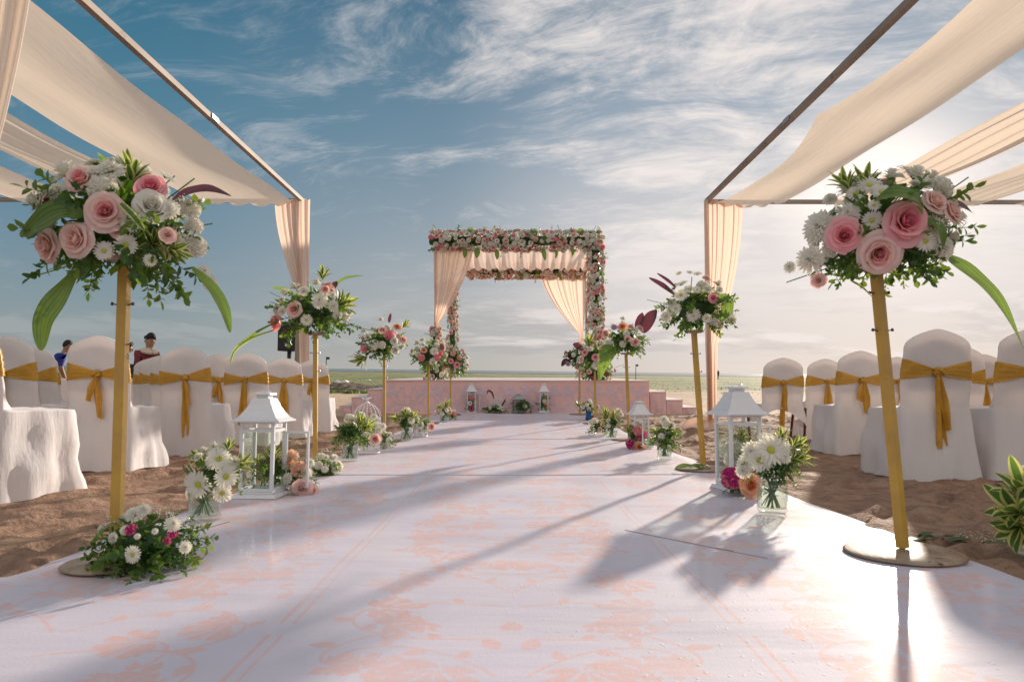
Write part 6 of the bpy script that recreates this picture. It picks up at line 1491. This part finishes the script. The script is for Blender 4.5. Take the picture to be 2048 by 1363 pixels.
# ---------------------------------------------------------------- people
M['skin'] = mat('brown_skin', (.30, .16, .10), .5); M['skin_l'] = mat('light_brown_skin', (.42, .25, .17), .5); M['hair'] = mat('black_hair', (.012, .010, .010), .75, bump=[(60, .6, .01, (6, 6, 1))])
M['blue'] = mat('royal_blue_shirt', (.012, .022, .22), .8, bump=[(9, .5, .03, None)]); M['whitec'] = mat('white_trousers', (.78, .76, .76), .8, bump=[(9, .5, .03, None)])
M['red'] = mat('crimson_dress', (.17, .012, .028), .7, bump=[(9, .5, .03, None)], var=(70, .6, (.26, .06, .06))); M['scarf'] = mat('cream_scarf', (.72, .62, .50), .85, bump=[(20, .6, .02, None)])
M['teal'] = mat('teal_shirt', (.05, .13, .17), .8); M['dark'] = mat('dark_trousers', (.03, .028, .03), .8); M['gem'] = mat('green_earring', (.02, .25, .18), .2)
def person(loc, rz_, joints, edges, rads, regions, mats, label, root=0, group=None):
    """skinned body; regions(v)->material index"""
    me = bpy.data.meshes.new('person_skeleton'); me.from_pydata([Vector(j) for j in joints], edges, [])
    o = bpy.data.objects.new('tmp_body', me); COL.objects.link(o)
    sk = o.modifiers.new('skin', 'SKIN'); 
    for i, v in enumerate(me.skin_vertices[0].data):
        r_ = rads[i]; v.radius = r_ if hasattr(r_, '__len__') else (r_, r_); v.use_root = (i == root)
    ss = o.modifiers.new('sub', 'SUBSURF'); ss.levels = 2; ss.render_levels = 2
    dg = bpy.context.evaluated_depsgraph_get(); dg.update(); nm = bpy.data.meshes.new_from_object(o.evaluated_get(dg)); bpy.data.objects.remove(o)
    nm.materials.clear()
    for m in mats: nm.materials.append(m)
    for p_ in nm.polygons: p_.material_index = regions(p_.center); p_.use_smooth = True
    e = empty('person', loc, rz_, label=label, cat='person'); nm.name = 'body'; obj('body', nm, e); return e
def head_parts(e, c, dirv, s=1.0, bun=False, skin='skin'):
    """face, hair and ears round head centre c looking along dirv"""
    c = Vector(c); f = Vector(dirv).normalized(); right = f.cross(Vector((0, 0, 1))).normalized(); up = right.cross(f)
    def P(a, b, d): return c + right * a * s + f * b * s + up * d * s
    g = MB()
    def hf(u, v):
        th = u * 6.2832; fr_ = math.sin(th); p0 = -.62 + 1.15 * max(0, fr_) ** .8; ph = p0 + v * (math.pi / 2 - p0); a = .081 * math.cos(ph) * math.cos(th); b = .094 * math.cos(ph) * math.sin(th); d = .112 * math.sin(ph)
        k = 1.0; return tuple(P(a * k, b * k - .008, d * k + .012))
    g.grid(hf, 22, 12, wrap=True)
    if bun: g.lathe([(.001, -.04), (.035, -.028), (.046, 0), (.035, .028), (.001, .04)], 12, c=P(0, -.125, -.015))
    hr = g.build('hair', M['hair'], e, smooth=True)
    for sg in (-1, 1):
        g = MB(); g.lathe([(.001, -.022), (.010, -.018), (.013, 0), (.011, .018), (.001, .024)], 8, c=(0, 0, 0)); g.v = [tuple(P(sg * .082 + x * .5, y - .002, z - .005)) for x, y, z in g.v]; g.build('ear', M[skin], e, smooth=True)
        g = MB(); g.lathe([(.001, -.006), (.008, 0), (.001, .006)], 8); g.v = [tuple(P(sg * .03 + x, .088 + y * .5, z + .002)) for x, y, z in g.v]; g.build('eye', M['hair'], e, smooth=True)
        g = MB(); g.tube([P(sg * .017, .094, .020), P(sg * .032, .093, .026), P(sg * .047, .084, .020)], .0035, 5); g.build('eyebrow', M['hair'], e)
    g = MB(); g.tube([P(0, .092, .008), P(0, .108, -.016), P(0, .112, -.026), P(0, .095, -.034)], [.007, .011, .013, .008], 8); g.build('nose', M[skin], e, smooth=True)
    g = MB(); g.tube([P(-.022, .088, -.052), P(0, .098, -.050), P(.022, .088, -.052)], [.004, .007, .004], 6); g.build('mouth', M['pink_in'], e, smooth=True)
    return P
def hand(e, w_, dirv, side, m, s=1.0):
    w_ = Vector(w_); d = Vector(dirv).normalized(); sd = Vector(side).normalized(); n_ = d.cross(sd)
    for k, L in enumerate((.072, .082, .076, .058)):
        b = w_ + d * .085 * s + sd * (k - 1.5) * .02 * s; g = MB(); g.tube([b - d * .02, b + d * L * .45 * s, b + d * L * .75 * s + n_ * .012, b + d * L * s + n_ * .028], [.010, .009, .0085, .006], 6); g.build('finger', m, e, smooth=True)
    b = w_ + d * .03 * s - sd * .03 * s; g = MB(); g.tube([b, b + (d * .6 - sd) * .03 * s, b + (d - sd * .6) * .055 * s], [.012, .010, .007], 6); g.build('thumb', m, e, smooth=True)
# woman in the crimson dress, looking down to her left (picture right)
Yw = 10.7; ht = D(306, 670, Yw); gz = ground(ht.x, Yw); H = ht.z - gz
# built facing +x, torso leaning gently forward
q = H / 1.50
J = [(0, 0, .84), (.03, 0, 1.00), (.05, 0, 1.17), (.06, 0, 1.235), (.085, 0, 1.30), (.115, 0, 1.37), (.108, 0, 1.46),            # 0..6 pelvis..head
     (.05, .15, 1.19), (.07, .20, .97), (.20, .15, .80), (.26, .13, .74), (.05, -.15, 1.19), (.07, -.20, .97), (.20, -.15, .80), (.26, -.13, .74),   # arms
     (0, .09, .80), (.02, .10, .45), (0, .10, .07), (.11, .11, .035), (0, -.09, .80), (.02, -.10, .45), (0, -.10, .07), (.11, -.11, .035)]
E_ = [(0, 1), (1, 2), (2, 3), (3, 4), (4, 5), (5, 6), (2, 7), (7, 8), (8, 9), (9, 10), (2, 11), (11, 12), (12, 13), (13, 14), (0, 15), (15, 16), (16, 17), (17, 18), (0, 19), (19, 20), (20, 21), (21, 22)]
RD = [(.15, .11), (.13, .10), (.13, .10), .05, .050, .092, .084, .062, .045, .035, .028, .062, .045, .035, .028, .10, .08, .055, .035, .10, .08, .055, .035]
J = [tuple(Vector(a) * q) for a in J]; RD = [tuple(b * q for b in a) if hasattr(a, '__len__') else a * q for a in RD]
def regw(c):
    if c.z > 1.265 * q: return 1
    if c.z < .86 * q and c.x > .15 * q and c.z > .6 * q: return 1
    if c.z < .09 * q: return 1
    return 0
ew = person((ht.x - .10 * q, Yw, gz), R(-34), J, E_, RD, regw, [M['red'], M['skin_l']], 'woman in a crimson dress and cream scarf looking down behind the chairs')
P = head_parts(ew, (.118 * q, 0, 1.422 * q), (.90, 0, -.42), .98 * q, bun=True, skin='skin_l')
for s_ in (-1, 1): hand(ew, Vector((.255, s_ * .13, .745)) * q, (.7, 0, -.7), (0, s_, 0), M['skin_l'], .9)
for k in range(2):
    g = MB(); rr_ = .085 + .034 * k; pts = [((.055 + rr_ * .75 * math.cos(a) + .02 * k) * q, rr_ * math.sin(a) * q, (1.245 - .016 * k - .035 * k * max(0, math.cos(a))) * q) for a in [6.2832 * i / 24 for i in range(25)]]
    g.tube(pts, .036 * q, 8, cap=False); g.build('scarf_fold', M['scarf'], ew, smooth=True)
for s_ in (-1, 1):
    g = MB(); g.lathe([(.001, -.018), (.009, -.008), (.006, .006), (.001, .014)], 8, c=P(s_ * .088, -.008, -.042)); g.build('earring', M['gem'], ew, smooth=True)
g = MB(); n = 28   # skirt panels
g.grid(lambda u, v: ((.0 + (.15 + .12 * v + .012 * math.sin(u * 60) * v) * math.cos(6.2832 * u)) * q, ((.15 + .12 * v + .012 * math.sin(u * 60) * v) * math.sin(6.2832 * u)) * q, (.88 - .80 * v) * q), 40, 8, wrap=True); g.build('skirt', M['red'], ew, smooth=True)
# man in blue bending away, seen from behind, white trousers
Ym = 12.6; hm = D(126, 681, Ym); gz = ground(hm.x, Ym); H = hm.z - gz; q = H / 1.56
J = [(0, 0, .86), (.06, 0, 1.02), (.14, 0, 1.20), (.19, 0, 1.29), (.235, 0, 1.36), (.27, 0, 1.425), (.267, 0, 1.51),
     (.13, .17, 1.24), (.07, .27, 1.00), (.17, .20, .80), (.22, .17, .74), (.13, -.17, 1.24), (.07, -.27, 1.00), (.17, -.20, .80), (.22, -.17, .74),
     (0, .10, .80), (.05, .12, .45), (-.04, .13, .08), (.08, .14, .04), (0, -.10, .80), (.03, -.12, .45), (-.06, -.13, .08), (.06, -.14, .04)]
RD = [(.15, .12), (.13, .105), (.15, .11), .06, .058, .094, .086, .075, .052, .04, .034, .075, .052, .04, .034, .11, .09, .07, .04, .11, .09, .07, .04]
J = [tuple(Vector(a) * q) for a in J]; RD = [tuple(b * q for b in a) if hasattr(a, '__len__') else a * q for a in RD]
def regm(c):
    if c.z > 1.30 * q: return 1
    if abs(c.y) > .14 * q and c.z < 1.02 * q and c.z > .60 * q: return 1
    if c.z > .88 * q: return 0
    if c.z < .07 * q: return 1
    return 2
em = person((hm.x - .2 * q, Ym, gz), R(50), J, E_, RD, regm, [M['blue'], M['skin'], M['whitec']], 'man in a royal blue shirt and white trousers bending, seen from behind')
head_parts(em, (.27 * q, 0, 1.475 * q), (.93, -.1, -.30), 1.0 * q)
for s_ in (-1, 1): hand(em, Vector((.22, s_ * .17, .74)) * q, (.6, 0, -.8), (0, s_, 0), M['skin'], 1.0)
# third person mostly hidden behind the nearest pole
Yt = 12.8; hp = D(246, 688, Yt); gz = ground(hp.x, Yt); q = (hp.z - gz) / 1.56
J2 = [tuple(Vector(a) / ((D(133, 684, Ym).z - ground(hm.x, Ym)) / 1.56) * q) for a in J]
et = person((hp.x - .15 * q, Yt, gz), R(0), J2, E_, RD, regm, [M['teal'], M['skin'], M['dark']], 'person in a dull teal shirt mostly hidden behind the nearest left pole')
head_parts(et, (.27 * q, 0, 1.475 * q), (.93, .1, -.30), 1.0 * q)
# far walker near the waterline
for (px, pt, pb, lab) in [(1436, 740, 752, 'distant dark figure walking near the waterline at right')]:
    Yf = 95.0; a = D(px, pt, Yf); gz = ground(a.x, Yf); q = max(.8, (a.z - gz) / 1.62)
    Jf = [(0, 0, .92), (0, 0, 1.1), (0, 0, 1.32), (0, 0, 1.42), (0, 0, 1.48), (0, 0, 1.56), (0, 0, 1.62), (0, .18, 1.34), (.03, .22, 1.1), (.08, .2, .88), (.1, .2, .8), (0, -.18, 1.34), (-.03, -.22, 1.1), (.02, -.2, .88), (.05, -.2, .8), (0, .09, .86), (.12, .1, .48), (.08, .1, .08), (.2, .1, .04), (0, -.09, .86), (-.1, -.1, .48), (-.25, -.1, .1), (-.14, -.1, .05)]
    RDf = [(.15, .12), (.13, .105), (.15, .11), .06, .056, .085, .085, .075, .052, .04, .034, .075, .052, .04, .034, .11, .08, .06, .04, .11, .08, .06, .04]
    person((a.x, Yf, gz), R(30), [tuple(Vector(c) * q) for c in Jf], E_, [tuple(b * q for b in c) if hasattr(c, '__len__') else c * q for c in RDf], lambda c: 1 if c.z > 1.44 * q else 0, [M['dark'], M['skin']], lab)
# thin sticks with markers in the sand, far off
for (px, pt, Y, lab) in [(1271, 728, 60.0, 'thin marker stick right of the canopy in the far grass'), (652, 713, 46.0, 'thin marker stick above the farthest left chair'), (275, 722, 40.0, 'thin dark stick left of the woman in crimson')]:
    a = D(px, pt, Y); gz = ground(a.x, Y); g = MB(); g.tube([(0, 0, -.1), (.03, 0, a.z - gz)], [.035, .025], 5); g.grid(lambda u, v: (.03 + .22 * u, .02 * math.sin(u * 6), a.z - gz - .02 - .16 * v), 4, 2)
    o = g.build('marker_stick', M['dark'], loc=(a.x, Y, gz)); tag(o, lab, 'marker stick', 'thin marker sticks on the beach')

# teal bottle in the sand by the ridden-up chair
q_ = G(1588, 872); g = MB(); g.lathe([(.001, 0), (.033, 0), (.035, .01), (.035, .13), (.03, .16), (.013, .185), (.012, .21), (.001, .21)], 16)
M['teal_glass'] = mat('teal_plastic', (.02, .20, .17), .25, trans=.3)
e = empty('bottle', q_, label='little teal bottle standing in the sand behind the nearest right jar', cat='bottle'); g.build('body', M['teal_glass'], e, smooth=True)
g = MB(); g.lathe([(.015, .205), (.015, .225), (.001, .226)], 12); g.build('cap', M['lantern'], e, smooth=True)
